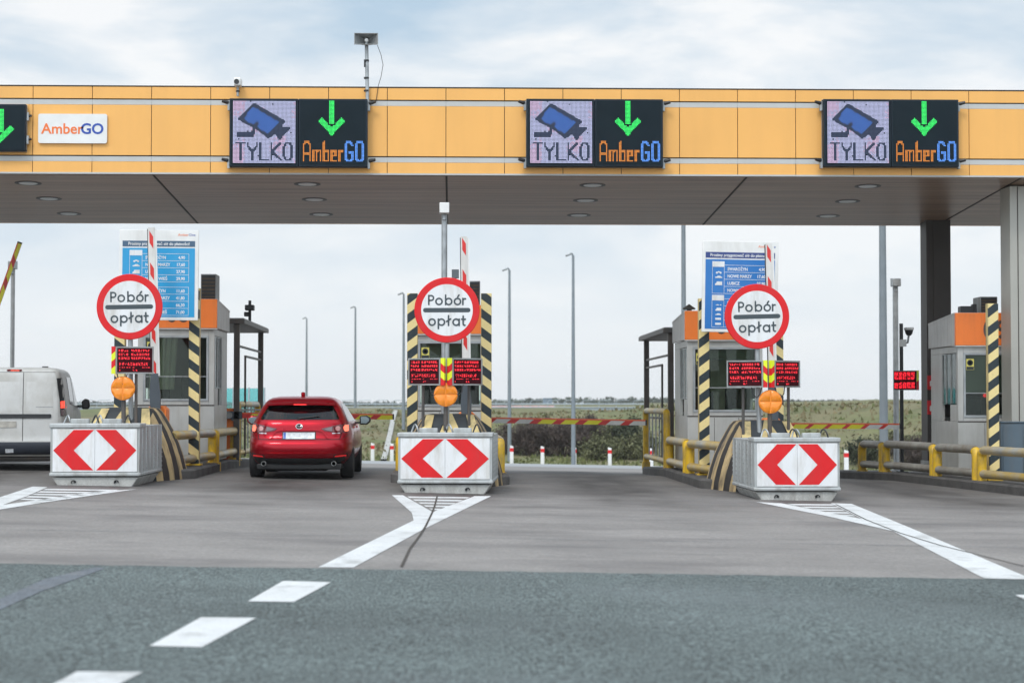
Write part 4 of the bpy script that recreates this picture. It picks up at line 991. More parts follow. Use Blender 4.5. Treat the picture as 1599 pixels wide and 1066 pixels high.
def aircon(X, Y, w, h, label):
    zb = pz(X, 34.5) + TOP + 2.86
    o = thing('air_conditioner', label, 'air conditioner', (X, Y, zb), 0, 'air conditioners on the booth roofs')
    mb = MB(); mb.box((-w / 2, 0, -.1), (w / 2, .5, h), m_galvd); mb.build('casing', o, bevel=.012)
    mb = MB()
    for i in range(7): mb.box((-w / 2 + .02, -.012, .03 + i * (h - .06) / 7), (w / 2 - .02, .0, .03 + i * (h - .06) / 7 + .022), m_rust)
    mb.box((-w / 2 + .015, -.004, .02), (w / 2 - .015, .002, h - .02), m_black); mb.build('louvre', o)
m_rust = mat('rusty steel', (0.10, 0.065, 0.04), 0.8, 0.1, 0.4, 9)
aircon(-4.92 + .52, 34.9, .28, .52, 'dark rusty air conditioner on the booth beside the red car')
aircon(.41, 34.9, .22, .50, 'grey louvred air conditioner on the middle booth')
aircon(9.85, 34.9, .32, .42, 'rusty box air conditioner on booth 09')
zb = pz(4.3, 34.8) + TOP + 2.8
o = thing('roof_vent', 'small dark cowl vent on the roof of the booth by the deep blue board', 'vent', (4.32, 34.8, zb))
mb = MB(); mb.lathe([(.05, -.1), (.05, .13)], Matrix.Identity(4), m_dark, 14); mb.build('pipe', o)
mb = MB(); mb.lathe([(.11, .12), (.12, .14), (.0, .22)], Matrix.Identity(4), m_dark, 14); mb.build('cowl', o)
zb = pz(9.4, 34.8) + TOP + 2.9
o = thing('floodlight', 'black floodlight housing on the roof of booth 09', 'floodlight', (9.42, 34.75, zb))
mb = MB(); mb.box((-.13, 0, .03), (.10, .22, .19), m_black); mb.box((.10, .05, .05), (.18, .18, .23), m_black); mb.build('lamp_body', o, bevel=.015)
mb = MB(); mb.box((-.02, .08, -.1), (.02, .12, .05), m_dark); mb.build('bracket', o)
c = at(711, 432, 34.9); zb = pz(0, 34.5) + TOP + 2.85
o = thing('antenna_box', 'small grey antenna box on a stub pole over the middle booth', 'antenna', (c.x, 34.9, zb))
mb = MB(); mb.tube([(0, 0, -.05), (0, 0, c.z - zb)], .02, m_galv, 8); mb.build('pole', o)
mb = MB(); mb.box((-.065, -.05, c.z - zb - .03), (.065, .05, c.z - zb + .13), m_pole); mb.build('casing', o, bevel=.008)

# ------------------------------------------------------------------ tube guard rails along the islands
def rail(X, Y, length, label, h=.52, low=.12, tall=False, rz=0.0, top=None, first=True):
    m_railtop = top or m_railyel
    o = thing('guard_rail', label, 'guard rail', (X, Y, pz(X, Y) + TOP), rz, 'yellow and steel tube rails on the islands')
    r = .075 if not tall else .06; q = .13
    for y, s in ((0, 1), (length, -1)):
        if y == 0 and not first: continue
        mb = MB(); pts = [(0, y, -.14), (0, y, h - q)] + [(0, y + s * (q - q * math.cos(R(a_))), h - q + q * math.sin(R(a_))) for a_ in (20, 40, 60)]
        mb.tube(pts, r * 1.12, m_yellow, 12); mb.tube([(0, y, -.16), (0, y, -.0)], r * 1.5, m_yellow, 12); mb.build('post', o, smooth=60)
    mb = MB(); mb.tube([(0, q - q * math.cos(R(62)), h - q + q * math.sin(R(62)))] + [(0, q * .8, h - .005), (0, q, h)] + [(0, length - q, h), (0, length - q * .8, h - .005)] + [(0, length - q + q * math.cos(R(62)), h - q + q * math.sin(R(62)))], r, m_railtop, 12); mb.build('top_rail', o, smooth=60)
    mb = MB(); mb.tube([(0, .06, low), (0, length - .06, low)], r * .95, m_railtop, 12); mb.build('lower_rail', o, smooth=60)
    if tall:
        n_ = int(length / .62)
        mb = MB()
        for i in range(1, n_): mb.tube([(0, i * length / n_, low), (0, i * length / n_, h - .02)], .014, m_galv, 6)
        mb.build('infill_bars', o)
    return o
m_railgrey = mat('rusty grey tube', (0.34, 0.32, 0.28), 0.5, 0.4, 0.15, 4, dirt=(0.16, 0.11, 0.06), dirt_amt=0.6, dirt_scale=(3, 2, 3), thr=0.52)
m_railyel = mat('scuffed galvanised tube', (0.42, 0.41, 0.37), 0.45, 0.45, 0.15, 4, dirt=(0.62, 0.40, 0.04), dirt_amt=0.9, dirt_scale=(2, 1.1, 2), thr=0.48)
rail(-4.45, 30.70, 3.4, 'yellow ended tube rail behind the striped nose beside the red car', first=False, rz=-.07)
rail(-4.2, 34.3, 3.1, 'low tube rail alongside the booth next to the red car')
rail(-4.2, 37.9, 3.9, 'tall barred rail at the red car, behind the low tube rails', h=1.08, tall=True)
rail(4.40, 30.70, 2.5, 'yellow ended tube rail behind the nose with the riveted cushion', first=False, rz=.11)
rail(4.12, 33.5, 2.8, 'low tube rail beside the booth with the deep blue board')
rail(4.12, 36.7, 3.9, 'tall barred rail at the end of the island with the deep blue board', h=1.08, tall=True)
rail(.80, 31.85, 2.2, 'tube rail at the right flank of the middle island')
rail(-.84, 31.85, 2.2, 'tube rail at the left flank of the middle island, on the red car side')
sl_ = math.atan(0.124)
for y0, L_, lb in ((30.3, 2.0, 'nearest tube rail in front of booth 09, by the dark blue cabinet'), (32.5, 1.8, 'tube rail in front of booth 09, second from the cabinet'), (34.45, 2.5, 'tube rail before the small red lamp board, third from the cabinet'), (37.1, 1.2, 'tube rail at the far end of the island of booth 09')):
    rail(9.05 - .124 * (y0 - 30) + .20, y0, L_, lb, rz=sl_, top=m_railgrey if y0 > 32 else None)

# ------------------------------------------------------------------ barriers
m_bred = mat('barrier red', (0.62, 0.025, 0.02), 0.4, 0, 0.06, 6); m_bwhite = mat('barrier white', (0.66, 0.65, 0.62), 0.45, 0, 0.06, 6, dirt=(0.35, 0.33, 0.3), dirt_amt=.4)
m_byel = mat('barrier reflective yellow', (0.80, 0.72, 0.01), 0.35, 0, 0.04, 6); m_bed = mat('orange red edge strip', (0.85, 0.13, 0.05), 0.4, 0, 0.05, 6)
def cabinet(o, x0=-.16, x1=.16):
    mb = MB(); mb.prism([(x0, 0), (x1, 0), (x1, .93), (x1 - .06, .99), (x0 + .06, .99), (x0, .93)], -.2, .2, m_orange); cb_ = mb.build('cabinet', o, bevel=.015)
    mb = MB(); mb.lathe([(.03, 0), (.03, .012), (0, .012)], facing((x0 + x1) / 2 + .06, -.2, .78), m_galv, 12); mb.build('lock', cb_)
def boom(X, Y, label, length, ang, kind, flip=1, h=.055):
    """pivot at the cabinet top; ang is the arm's angle above the horizontal"""
    o = thing('boom_barrier', label, 'boom barrier', (X, Y, pz(X, Y) + TOP), 0, 'boom barriers')
    cabinet(o)
    M4 = Matrix.Translation((0, -.26, .86)) @ Matrix.Scale(flip, 4, (1, 0, 0)) @ Matrix.Rotation(R(-ang), 4, 'Y')
    mb = MB(); x = .0
    if kind == 'white':
        x = .62; w0 = x; sk = .16
        mb.box((.25, -.024, -h), (w0, .024, h), m_bwhite, M4)
        while x < length - .2:
            seg = min(.32, length - x)
            mb.prism([(x, -h * .55), (x + .20, -h * .55), (x + .25 + .05, h * .55), (x + .10, h * .55)], -.027, -.0245, m_bred, M4=M4)
            x += .52
        mb.box((w0, -.024, -h), (length, .024, h), m_bwhite, M4)
        mb.box((.25, -.02, h), (length - .02, .02, h + .012), m_black, M4); mb.box((w0, -.012, -h - .03), (length - .03, .006, -h), m_white, M4)
    else:
        pal = {'closed': [m_bred, m_bwhite, m_bred, m_bwhite, m_bred, m_byel, m_bred, m_byel, m_bred, m_byel, m_bred, m_bwhite, m_bred, m_bwhite], 'lime': [m_bred, m_byel, m_bred, m_byel, m_bred, m_byel, m_bred, m_byel, m_bred, m_byel, m_bred, m_bwhite, m_bred, m_bwhite],
               'alt': [m_bred, m_byel] * 7}[kind]
        n_ = len(pal); tot = length - .25; wr, wy = .17, .285; sc_ = tot / (7 * (wr + wy)); x = .25; sk = .05
        if kind == 'lime': wr, wy = .12, .335
        for i, m in enumerate(pal):
            w_ = (wr if m is m_bred else wy) * sc_
            a = sk if i else 0; b_ = sk if i < n_ - 1 else 0
            mb.prism([(x - a, -h), (x + w_ - b_, -h), (x + w_ + b_, h * .5), (x + a, h * .5)], -.025, .025, m, M4=M4); x += w_
        mb.box((.25, -.028, h * .5), (length, .028, h), m_bed, M4)
        mb.box((length, -.027, -h), (length + .03, .027, h), m_black, M4)
    mb.build('arm', o, bevel=.0)
    mb = MB(); mb.prism([(-.22, -.07), (.3, -.09), (.66, -h), (.66, h + .002), (.3, .09), (-.22, .07)], -.05, -.0285 + .05, m_slateg, M4=M4) if kind == 'white' else mb.box((-.2, -.04, -.075), (.26, .03, .075), m_slateg, M4)
    mb.build('counterweight', o, bevel=.006)
    mb = MB(); mb.lathe([(.07, -.08), (.07, .06), (.0, .06)], facing(0, -.26, .86), m_galvd, 16); mb.build('pivot', o)
    return o
m_slateg = mat('slate grey arm root', (0.07, 0.085, 0.10), 0.5, 0.1, 0.1, 4)
def pv(px, Y): return at(px, 632, Y).x
boom(pv(247, 31.9), 31.9, 'raised white boom with red patches in front of the cyan tariff board', 3.05, 91.7, 'white', 1)
boom(pv(728, 31.9), 31.9, 'raised white boom with red patches beside the middle round sign', 3.02, 90.8, 'white', 1)
boom(pv(1203, 31.9), 31.9, 'raised white boom with red patches in front of the deep blue tariff board', 3.02, 91.2, 'white', 1)
boom(pv(360, 37.6), 37.6, 'lowered red and yellow boom in front of the red car', 3.16, -0.6, 'alt', 1)
boom(pv(738, 37.6), 37.6, 'lowered red, white and yellow boom across the empty lane', 3.36, -0.9, 'closed', 1)
boom(pv(1178, 37.6), 37.6, 'lowered boom with lime yellow bars across the lane before booth 09', 2.80, -0.3, 'lime', 1)
boom(-9.35, 37.2, 'tilted raised boom with red and lime bars above the white van', 3.35, 71.0, 'alt', 1, .042)

# ------------------------------------------------------------------ shelters behind the booths
def shelter(X, s, label):
    """s = +1: the lane side is on the right"""
    Y0, Y1 = 37.35, 42.0; zf = pz(X, Y0) + TOP; zr = pz(X, Y1)
    o = thing('walkway_shelter', label, 'shelter', (X, Y0, zf), 0, 'steel framed shelters behind the booths')
    L_ = Y1 - Y0; h = 2.62
    def post(x, y, z0): 
        mb = MB(); mb.box((x - .055, y - .05, z0), (x + .055, y + .05, h), m_dark); mb.build('post', o, bevel=.005)
    for x in (0, -s * 1.4):
        post(x, 0, -.05); post(x, L_, zr - zf - .05)
    mb = MB()
    xa, xb = sorted((s * .16, -s * 1.55))
    mb.box((xa, -.15, h), (xb, L_ + .15, h + .09), m_dark); mb.box((xa + .02, -.13, h + .09), (xb - .02, L_ + .13, h + .11), m_galvd); mb.build('roof', o, bevel=.006)
    mb = MB(); x = s * 0.0
    for z in (2.2, .95): mb.box((x - .02, .05, z - .02), (x + .02, L_ - .05, z + .02), m_dark)
    mb.build('side_rail', o)
    mb = MB(); yb = L_ - .6
    mb.box((x - .02, 1.5, zr - zf + .3), (x + .02, 1.54, 2.05), m_dark); mb.box((x - .02, 1.54, 2.01), (x + .02, L_ - .05, 2.05), m_dark); mb.build('side_frame', o)
    return o
shelter(pv(369.5, 37.35), 1, 'dark steel shelter behind the booth beside the red car')
shelter(pv(1047.5, 37.35), -1, 'dark steel shelter behind the booth with the deep blue board')
c = at(390, 505, 38.6); zb = pz(-4.2, 37.35) + TOP + 2.72
o = thing('roof_camera', 'dark camera on a stub pole on the shelter beside the red car', 'camera', (c.x, 38.6, zb))
mb = MB(); mb.tube([(0, 0, 0), (0, 0, .42)], .03, m_black, 10); mb.build('pole', o)
mb = MB(); mb.box((-.09, -.12, .22), (.09, .1, .33), m_black); mb.box((-.11, -.08, .10), (-.02, .06, .19), m_black); mb.build('camera_body', o, bevel=.015)

# far right: camera pole, small red board, pictograms, cabinet
Yp = 38.0; X = pv(1408, Yp)
o = thing('camera_pole', 'black pole carrying a white camera in front of the dark column', 'pole', (X, Yp, pz(X, Yp) + TOP))
zt = at(1408, 505, Yp).z - (pz(X, Yp) + TOP)
mb = MB(); mb.tube([(0, 0, -.01), (0, 0, zt)], .038, m_black, 12); mb.lathe([(.12, 0), (.12, .02), (.0, .02)], Matrix.Identity(4), m_black, 14); mb.build('pole', o)
mb = MB(); mb.tube([(.03, 0, zt - .40), (.12, -.04, zt - .38), (.14, -.04, zt - .24)], .022, m_galv, 8); mb.box((-.03, -.06, zt - .46), (.09, .04, zt - .32), m_dirtywhite); mb.build('arm', o)
mb = MB(); mb.box((.07, -.12, zt - .13), (.23, .08, zt - .08), m_white); mb.lathe([(.085, -.04), (.085, 0.0), (.07, .07), (.04, .11), (0, .12)], Matrix.Translation((.15, -.02, zt - .13)) @ Matrix.Rotation(R(180), 4, 'X'), m_black, 18); mb.build('camera_head', o, bevel=.01)
a_, b_ = at(1395, 609, 37.9), at(1433, 578, 37.9)
o = thing('message_board', 'small single red lamp board on the black camera pole', 'message board', (a_.x, 37.9, a_.z), R(-14), 'red lamp message boards')
def board_small(o, w, h):
    mb = MB(); mb.box((0, .0, 0), (w, .07, h), m_galvd); mb.build('board_housing', o)
    mb = MB(); mb.box((.012, -.005, .012), (w - .05, .001, h - .012), m_ledface); mb.build('board_face', o)
    mb = MB(); mb.prism([(w - .045, 0), (w, .03), (w, .2), (w - .045, .17)], -.006, .0, m_red); mb.prism([(w - .045, .17), (w, .2), (w, h), (w - .045, h)], -.006, .0, m_lime); mb.build('hazard_strip', o, smooth=0)
    mb = MB(); rn_ = random.Random(9); p = .0135; k = mb.mi(led_r)
    for j in range(int((h - .05) / p)):
        for i in range(int((w - .09) / p)):
            row = j % 7
            if j in (0, 12, 13, 14, 15) or (j in (7,)) or i % 6 == 5 or rn_.random() > .72: continue
            x, z, q = .03 + i * p, h - .025 - j * p, p * .42
            mb.bm.faces.new([mb.bm.verts.new(v) for v in ((x - q, -.007, z - q), (x + q, -.007, z - q), (x + q, -.007, z + q), (x - q, -.007, z + q))]).material_index = k
    mb.build('board_lamps', o, smooth=0, recalc=False)
    mb = MB(); mb.box((.12, .07, .1), (.2, .12, .2), m_black); mb.build('clamp', o)
board_small(o, .50, .39)
for py, lb in ((597, 'red square pictogram plate on the dark column, upper one'), (636, 'red framed pictogram plate on the dark column, lower one')):
    c = at(1458, py, 38.0)
    o = thing('pictogram_plate', lb, 'sign', (c.x, 38.07, c.z), 0, 'red pictogram plates')
    mb = MB(); mb.box((-.11, 0, -.14), (.11, .02, .14), m_red); mb.build('plate', o)
    mb = MB(); mb.prism([(-.06, -.07), (.06, -.07), (.06, .02), (.02, .06), (-.02, .06), (-.06, .02)], -.004, -.0005, m_white); mb.prism([(-.02, -.07), (.02, -.07), (.02, .0), (-.02, .0)], -.006, -.0045, m_ink); mb.build('symbol', o, smooth=0)
m_cabin = mat('slate blue cabinet paint', (0.085, 0.125, 0.16), 0.5, 0, 0.08, 3, dirt=(0.12, 0.11, 0.1), dirt_amt=.3)
Yc = 32.9; a_ = at(1563, 660, Yc); z0 = pz(9.6, Yc) + TOP
o = thing('utility_cabinet', 'dark slate blue cabinet at the foot of the tall column', 'cabinet', (a_.x + .38, Yc, z0))
mb = MB(); mb.box((-.38, 0, .04), (.38, .42, a_.z - z0), m_cabin); mb.box((-.35, .03, 0), (.35, .4, .04), m_dark); mb.box((-.40, -.02, a_.z - z0), (.40, .44, a_.z - z0 + .025), m_cabin)
mb.build('cabinet_body', o, bevel=.008)
mb = MB(); mb.box((-.35, -.014, .08), (-.004, .0, a_.z - z0 - .04), m_cabin); mb.box((.004, -.014, .08), (.35, .0, a_.z - z0 - .04), m_cabin); mb.build('door', o, bevel=.004)
# ------------------------------------------------------------------ vehicles
class Shell:
    """body as plan outlines stacked by height: (z, half width, rear y, front y); outline |x/w|^a + |y/l|^b = 1"""
    def __init__(s, lv, a, b): s.lv, s.a, s.b = lv, a, b
    def at(s, z):
        L = s.lv
        if z <= L[0][0]: return L[0][1:]
        for p, q in zip(L, L[1:]):
            if z <= q[0]:
                t_ = (z - p[0]) / (q[0] - p[0]); return tuple(p[i] * (1 - t_) + q[i] * t_ for i in (1, 2, 3))
        return L[-1][1:]
    def rear(s, x, z):
        w, r, f = s.at(z); c, l = (r + f) / 2, (f - r) / 2
        return c - l * max(0.0, 1 - min(1, abs(x / w)) ** s.a) ** (1 / s.b)
    def front(s, x, z):
        w, r, f = s.at(z); return r + f - s.rear(x, z)
    def side(s, y, z):
        w, r, f = s.at(z); c, l = (r + f) / 2, (f - r) / 2
        return w * max(0.0, 1 - min(1, abs((y - c) / l)) ** s.b) ** (1 / s.a)
    def mesh(s, m, n=120, extra=()):
        mb = MB(); k = mb.mi(m)
        for e_ in extra: mb.mi(e_)
        rings = []
        for z, w, r, f in s.lv:
            c, l = (r + f) / 2, (f - r) / 2; ring = []
            for j in range(n):
                t_ = 2 * math.pi * j / n; cs, sn = math.cos(t_), math.sin(t_)
                # spread the points evenly round the outline
                x = w * math.copysign(abs(cs) ** (2 / s.a), cs); y = c + l * math.copysign(abs(sn) ** (2 / s.b), sn)
                ring.append(mb.bm.verts.new((x, y, z)))
            rings.append(ring)
        for A, B in zip(rings, rings[1:]):
            for j in range(n): mb.bm.faces.new((A[j], A[(j + 1) % n], B[(j + 1) % n], B[j]))
        mb.bm.faces.new(rings[0][::-1]); mb.bm.faces.new(rings[-1])
        return mb
    def refine(s, step=.02):
        """smooth the stack of outlines (Catmull-Rom)"""
        L = s.lv; o = []
        for i in range(len(L) - 1):
            p0, p1, p2, p3 = L[max(0, i - 1)], L[i], L[i + 1], L[min(len(L) - 1, i + 2)]
            k = max(1, int((p2[0] - p1[0]) / step))
            for j in range(k):
                t_ = j / k
                row = [p1[0] + (p2[0] - p1[0]) * t_]
                for c in (1, 2, 3):
                    m1 = (p2[c] - p0[c]) / max(1e-6, p2[0] - p0[0]) * (p2[0] - p1[0]); m2 = (p3[c] - p1[c]) / max(1e-6, p3[0] - p1[0]) * (p2[0] - p1[0])
                    t2, t3 = t_ * t_, t_ ** 3
                    row.append((2 * t3 - 3 * t2 + 1) * p1[c] + (t3 - 2 * t2 + t_) * m1 + (-2 * t3 + 3 * t2) * p2[c] + (t3 - t2) * m2)
                o.append(tuple(row))
        o.append(L[-1]); s.lv = o; return s
def patch(name, parent, poly, surf, off, m, th=.012, axis='rear', step=.05, sgn=1, smooth=60):
    """a sheet with thickness laid on the body: poly in (x,z) for the ends, (y,z) for the sides"""
    bm = bmesh.new(); f = bm.faces.new([bm.verts.new((p[0], 0, p[1])) for p in poly])
    xs_ = [p[0] for p in poly]; zs_ = [p[1] for p in poly]
    for lo, hi, no in ((min(xs_), max(xs_), (1, 0, 0)), (min(zs_), max(zs_), (0, 0, 1))):
        v = lo + step
        while v < hi - 1e-4:
            co = Vector(no) * v
            bmesh.ops.bisect_plane(bm, geom=bm.verts[:] + bm.edges[:] + bm.faces[:], plane_co=co, plane_no=no); v += step
    mb = MB(); k = mb.mi(m); bm.verts.index_update()
    def pos(v, o_):
        if axis == 'rear': return (v.co.x, surf.rear(v.co.x, v.co.z) - o_, v.co.z)
        if axis == 'front': return (v.co.x, surf.front(v.co.x, v.co.z) + o_, v.co.z)
        return (sgn * (surf.side(v.co.x, v.co.z) + o_), v.co.x, v.co.z)
    A = {v.index: mb.bm.verts.new(pos(v, off)) for v in bm.verts}; B = {v.index: mb.bm.verts.new(pos(v, off - th)) for v in bm.verts}
    for f in bm.faces:
        mb.bm.faces.new([A[v.index] for v in f.verts]); mb.bm.faces.new([B[v.index] for v in reversed(f.verts)])
    for e_ in bm.edges:
        if len(e_.link_faces) == 1:
            a, b_ = e_.verts; mb.bm.faces.new((A[a.index], B[a.index], B[b_.index], A[b_.index]))
    bm.free()
    return mb.build(name, parent, smooth=smooth)
def cut(o, cutters):
    for c in cutters:
        md = o.modifiers.new('cut', 'BOOLEAN'); md.operation = 'DIFFERENCE'; md.solver = 'EXACT'; md.object = c
        try: md.material_mode = 'INDEX'
        except Exception: pass
    bpy.context.view_layer.update()
    me = bpy.data.meshes.new_from_object(o.evaluated_get(bpy.context.evaluated_depsgraph_get()))
    o.modifiers.clear(); o.data = me
    for c in cutters: bpy.data.objects.remove(c)
    me.shade_smooth(); me.set_sharp_from_angle(angle=R(32))
def wheel(parent, x, y, r, w, m_rim, s):
    M4 = Matrix.Translation((x, y, r)) @ Matrix.Rotation(R(90), 4, 'Y')
    mb = MB(); mb.lathe([(r * .62, -w / 2), (r * .93, -w / 2), (r, -w * .36), (r, w * .36), (r * .93, w / 2), (r * .62, w / 2)], M4, m_rubber, 40)
    wh = mb.build('wheel', parent, smooth=40)
    mb = MB(); mb.lathe([(0, -w * .40), (r * .63, -w * .44), (r * .63, w * .44), (0, w * .40)], M4, m_black, 30)
    for i in range(10):
        Ms = M4 @ Matrix.Rotation(R(36 * i), 4, 'Z')
        mb.box((-.02, .04, w * .40 * s if s > 0 else -w * .47), (.02, r * .62, w * .47 if s > 0 else -w * .40), m_rim, Ms)
    mb.build('rim', wh, smooth=40)
m_carred, t, b = node_mat('metallic red car paint')
b.inputs['Base Color'].default_value = (0.36, 0.002, 0.012, 1); b.inputs['Metallic'].default_value = 0.65; b.inputs['Roughness'].default_value = 0.28
b.inputs['Coat Weight'].default_value = 0.45; b.inputs['Coat Roughness'].default_value = 0.03; b.inputs['Coat IOR'].default_value = 1.5; b.inputs['Specular IOR Level'].default_value = 0.15
tcn = t.nodes.new('ShaderNodeTexCoord'); nz = t.nodes.new('ShaderNodeTexNoise'); nz.inputs['Scale'].default_value = 6; nz.inputs['Detail'].default_value = 8; t.links.new(tcn.outputs['Object'], nz.inputs['Vector'])
mr = t.nodes.new('ShaderNodeMapRange'); mr.inputs['To Min'].default_value = 0.22; mr.inputs['To Max'].default_value = 0.38; t.links.new(nz.outputs['Fac'], mr.inputs['Value']); t.links.new(mr.outputs[0], b.inputs['Roughness'])
m_trim = mat('matt black trim', (0.010, 0.010, 0.011), 0.6, 0, 0.1, 6)
m_rim = mat('alloy rim', (0.30, 0.31, 0.32), 0.35, 0.8, 0.05, 4)
m_chrome = mat('bright metal', (0.65, 0.66, 0.68), 0.15, 0.95, 0.02, 3)
m_lampred = mat('red lamp plastic', (0.11, 0.004, 0.008), 0.12, 0, 0.05, 6, coat=1.0)
m_lampclear = mat('smoked clear lamp plastic', (0.16, 0.10, 0.11), 0.12, 0, 0.1, 10, coat=1.0)
m_mirror = mat('mirror glass', (0.16, 0.20, 0.22), 0.05, 0.9, 0, 1)
m_bulb = mat('pale pink lamp bowl', (0.55, 0.25, 0.24), 0.2, 0, 0.05, 6, coat=1.0)
m_lit = glow('lit brake lamp', (1.0, 0.20, 0.12), 1.6, (0.5, 0.02, 0.02)); m_litr = glow('lit red lamp', (1.0, 0.03, 0.03), 1.1, (0.5, 0.02, 0.02))
m_plate = mat('pale number plate', (0.56, 0.58, 0.60), 0.4, 0, 0.30, 17); m_pblue = mat('blue plate band', (0.03, 0.10, 0.40), 0.4, 0, 0.05, 4)
m_seat = mat('dark seat fabric', (0.02, 0.02, 0.022), 0.9, 0, 0.1, 9)

def red_car():
    Y = 31.2; X = at(466, 700, Y).x
    o = thing('hatchback_car', 'glossy red hatchback with brake lights on, waiting between the booths', 'car', (X, Y, pz(X, Y + 1.5) + .004), 0); o.scale = (.985, .985, .94)
    lv = [(.26, .74, .16, 4.22), (.33, .80, .09, 4.30), (.42, .845, .03, 4.36), (.50, .862, .0, 4.38), (.58, .868, .0, 4.40), (.65, .868, .025, 4.39), (.70, .866, .09, 4.36), (.76, .860, .12, 4.30), (.84, .848, .135, 4.15), (.92, .828, .15, 3.95), (.985, .803, .175, 3.5), (1.03, .775, .215, 3.15), (1.08, .752, .26, 2.98), (1.16, .712, .33, 2.78), (1.24, .675, .41, 2.55), (1.31, .625, .50, 2.33), (1.37, .575, .60, 2.08), (1.41, .51, .74, 1.86), (1.435, .40, .95, 1.60), (1.44, .20, 1.1, 1.45)]
    S = Shell(lv, 4.2, 9).refine(.025)
    bo = S.mesh(m_carred, 160, (m_trim,)).build('body', o, smooth=40)
    cs_ = []
    for y in (.88, 3.52):
        for s in (-1, 1):
            mb = MB(); mb.mi(m_carred); mb.lathe([(.365, -.16), (.365, .16)], Matrix.Translation((s * .84, y, .325)) @ Matrix.Rotation(R(90), 4, 'Y'), m_trim, 40); cs_.append(mb.build('cutter'))
    mb = MB(); mb.mi(m_carred); mb.prism([(-.58, 1.045), (.58, 1.045), (.47, 1.26), (-.47, 1.26)], -.2, 5, m_trim); cs_.append(mb.build('cutter'))
    cut(bo, cs_)
    for y in (.88, 3.52):
        for s in (-1, 1): wheel(o, s * .755, y, .325, .215, m_rim, s)
    # rear window, its glass and what shows inside
    W = [(-.635, 1.03), (.635, 1.03), (.655, 1.045), (.60, 1.16), (.525, 1.28), (-.525, 1.28), (-.60, 1.16), (-.655, 1.045)]
    wo = patch('rear_window', o, [(-.645, 1.03), (-.60, 1.155), (-.53, 1.275), (.53, 1.275), (.60, 1.155), (.645, 1.03), (.55, 1.045), (.49, 1.15), (.44, 1.255), (-.44, 1.255), (-.49, 1.15), (-.55, 1.045)], S, .004, m_trim, .008) if False else None
    gl_ = patch('rear_window', o, W, S, .006, m_carglass, .006)
    patch('windscreen', o, [(-.56, 1.03), (.56, 1.03), (.46, 1.27), (-.46, 1.27)], S, .006, m_carglass, .006, axis='front')
    fr_ = MB()
    for x in (-.33, .33):
        fr_.box((x - .12, 1.0, 1.0), (x + .12, 1.1, 1.22), m_seat); fr_.box((x - .22, 1.02, .98), (x + .22, 1.14, 1.12), m_seat)
        fr_.box((x - .12, 1.9, 1.0), (x + .12, 2.0, 1.20), m_seat)
    fr_.build('seats', o, bevel=.04)
    mb = MB(); mb.box((-.09, 2.5, 1.17), (.09, 2.53, 1.24), m_trim); mb.build('inner_mirror', o)
    sw = [(.55, 1.0), (2.95, .99), (2.35, 1.26), (1.9, 1.31), (1.2, 1.32), (.80, 1.25)]
    for s in (-1, 1): patch('side_window', o, sw, S, .004, m_darkglass, .01, axis='side', sgn=s)
    # dark border painted round the rear glass
    for P in ([(-.655, 1.045), (-.60, 1.16), (-.525, 1.28), (-.455, 1.265), (-.51, 1.16), (-.57, 1.05)], [(.655, 1.045), (.57, 1.05), (.51, 1.16), (.455, 1.265), (.525, 1.28), (.60, 1.16)], [(-.635, 1.03), (-.60, 1.055), (.60, 1.055), (.635, 1.03)], [(-.46, 1.255), (-.525, 1.282), (.525, 1.282), (.46, 1.255)]):
        patch('window_border', gl_, P, S, .0035, m_trim, .006)
    # spoiler with third brake light
    mb = MB()
    prof = [(.30, 1.285), (.33, 1.305), (.85, 1.40), (.85, 1.36), (.5, 1.29)]
    n_ = 12; rings = []
    for i in range(n_ + 1):
        u = -1 + 2 * i / n_; k = 1 - .10 * u * u
        rings.append([mb.bm.verts.new((u * .565, y + .10 * abs(u) ** 3, 1.285 + (z - 1.285) * 1.0 - .012 * u * u)) for y, z in prof])
    kk = mb.mi(m_carred)
    for A, B in zip(rings, rings[1:]):
        for j in range(5): mb.bm.faces.new((A[j], A[(j + 1) % 5], B[(j + 1) % 5], B[j]))
    mb.bm.faces.new(rings[0]); mb.bm.faces.new(rings[-1][::-1]); sp_ = mb.build('spoiler', o, smooth=40)
    mb = MB(); mb.box((-.105, .296, 1.281), (.105, .33, 1.299), m_litr); mb.build('brake_light', sp_)
    mb = MB(); mb.prism([(1.0, 1.40), (1.18, 1.43), (1.02, 1.50), (.98, 1.50)], -.014, .014, m_carred, axis='x'); mb.tube([(0, .99, 1.44), (0, .96, 1.50)], .035, m_carred, 8); mb.build('antenna_fin', o, bevel=.006)
    # lamps
    for s in (-1, 1):
        P = [(s * .80, .950), (s * .76, .965), (s * .60, .935), (s * .36, .875), (s * .42, .835), (s * .58, .81), (s * .76, .81), (s * .81, .83)]
        tl = patch('tail_light', o, P, S, .012, m_lampred, .02, step=.03)
        patch('lamp_inset', tl, [(s * .54, .905), (s * .41, .872), (s * .46, .845), (s * .54, .835)], S, .016, m_lampclear, .006, step=.03)
        patch('lamp_inset', tl, [(s * (.635 + .042 * math.cos(R(a_))), .878 + .042 * math.sin(R(a_))) for a_ in range(0, 360, 30)], S, .016, m_bulb, .006, step=.03)
        P2 = [(s * .795, .935), (s * .745, .94), (s * .72, .90), (s * .73, .85), (s * .75, .825), (s * .80, .835)]
        patch('lit_element', tl, P2, S, .017, m_lit, .006, step=.02)
        patch('reflector', o, [(s * .77, .425), (s * .60, .41), (s * .58, .385), (s * .77, .395)], S, .012, m_litr2, .01, step=.03)
        mb = MB(); y0 = S.rear(s * .57, .30)
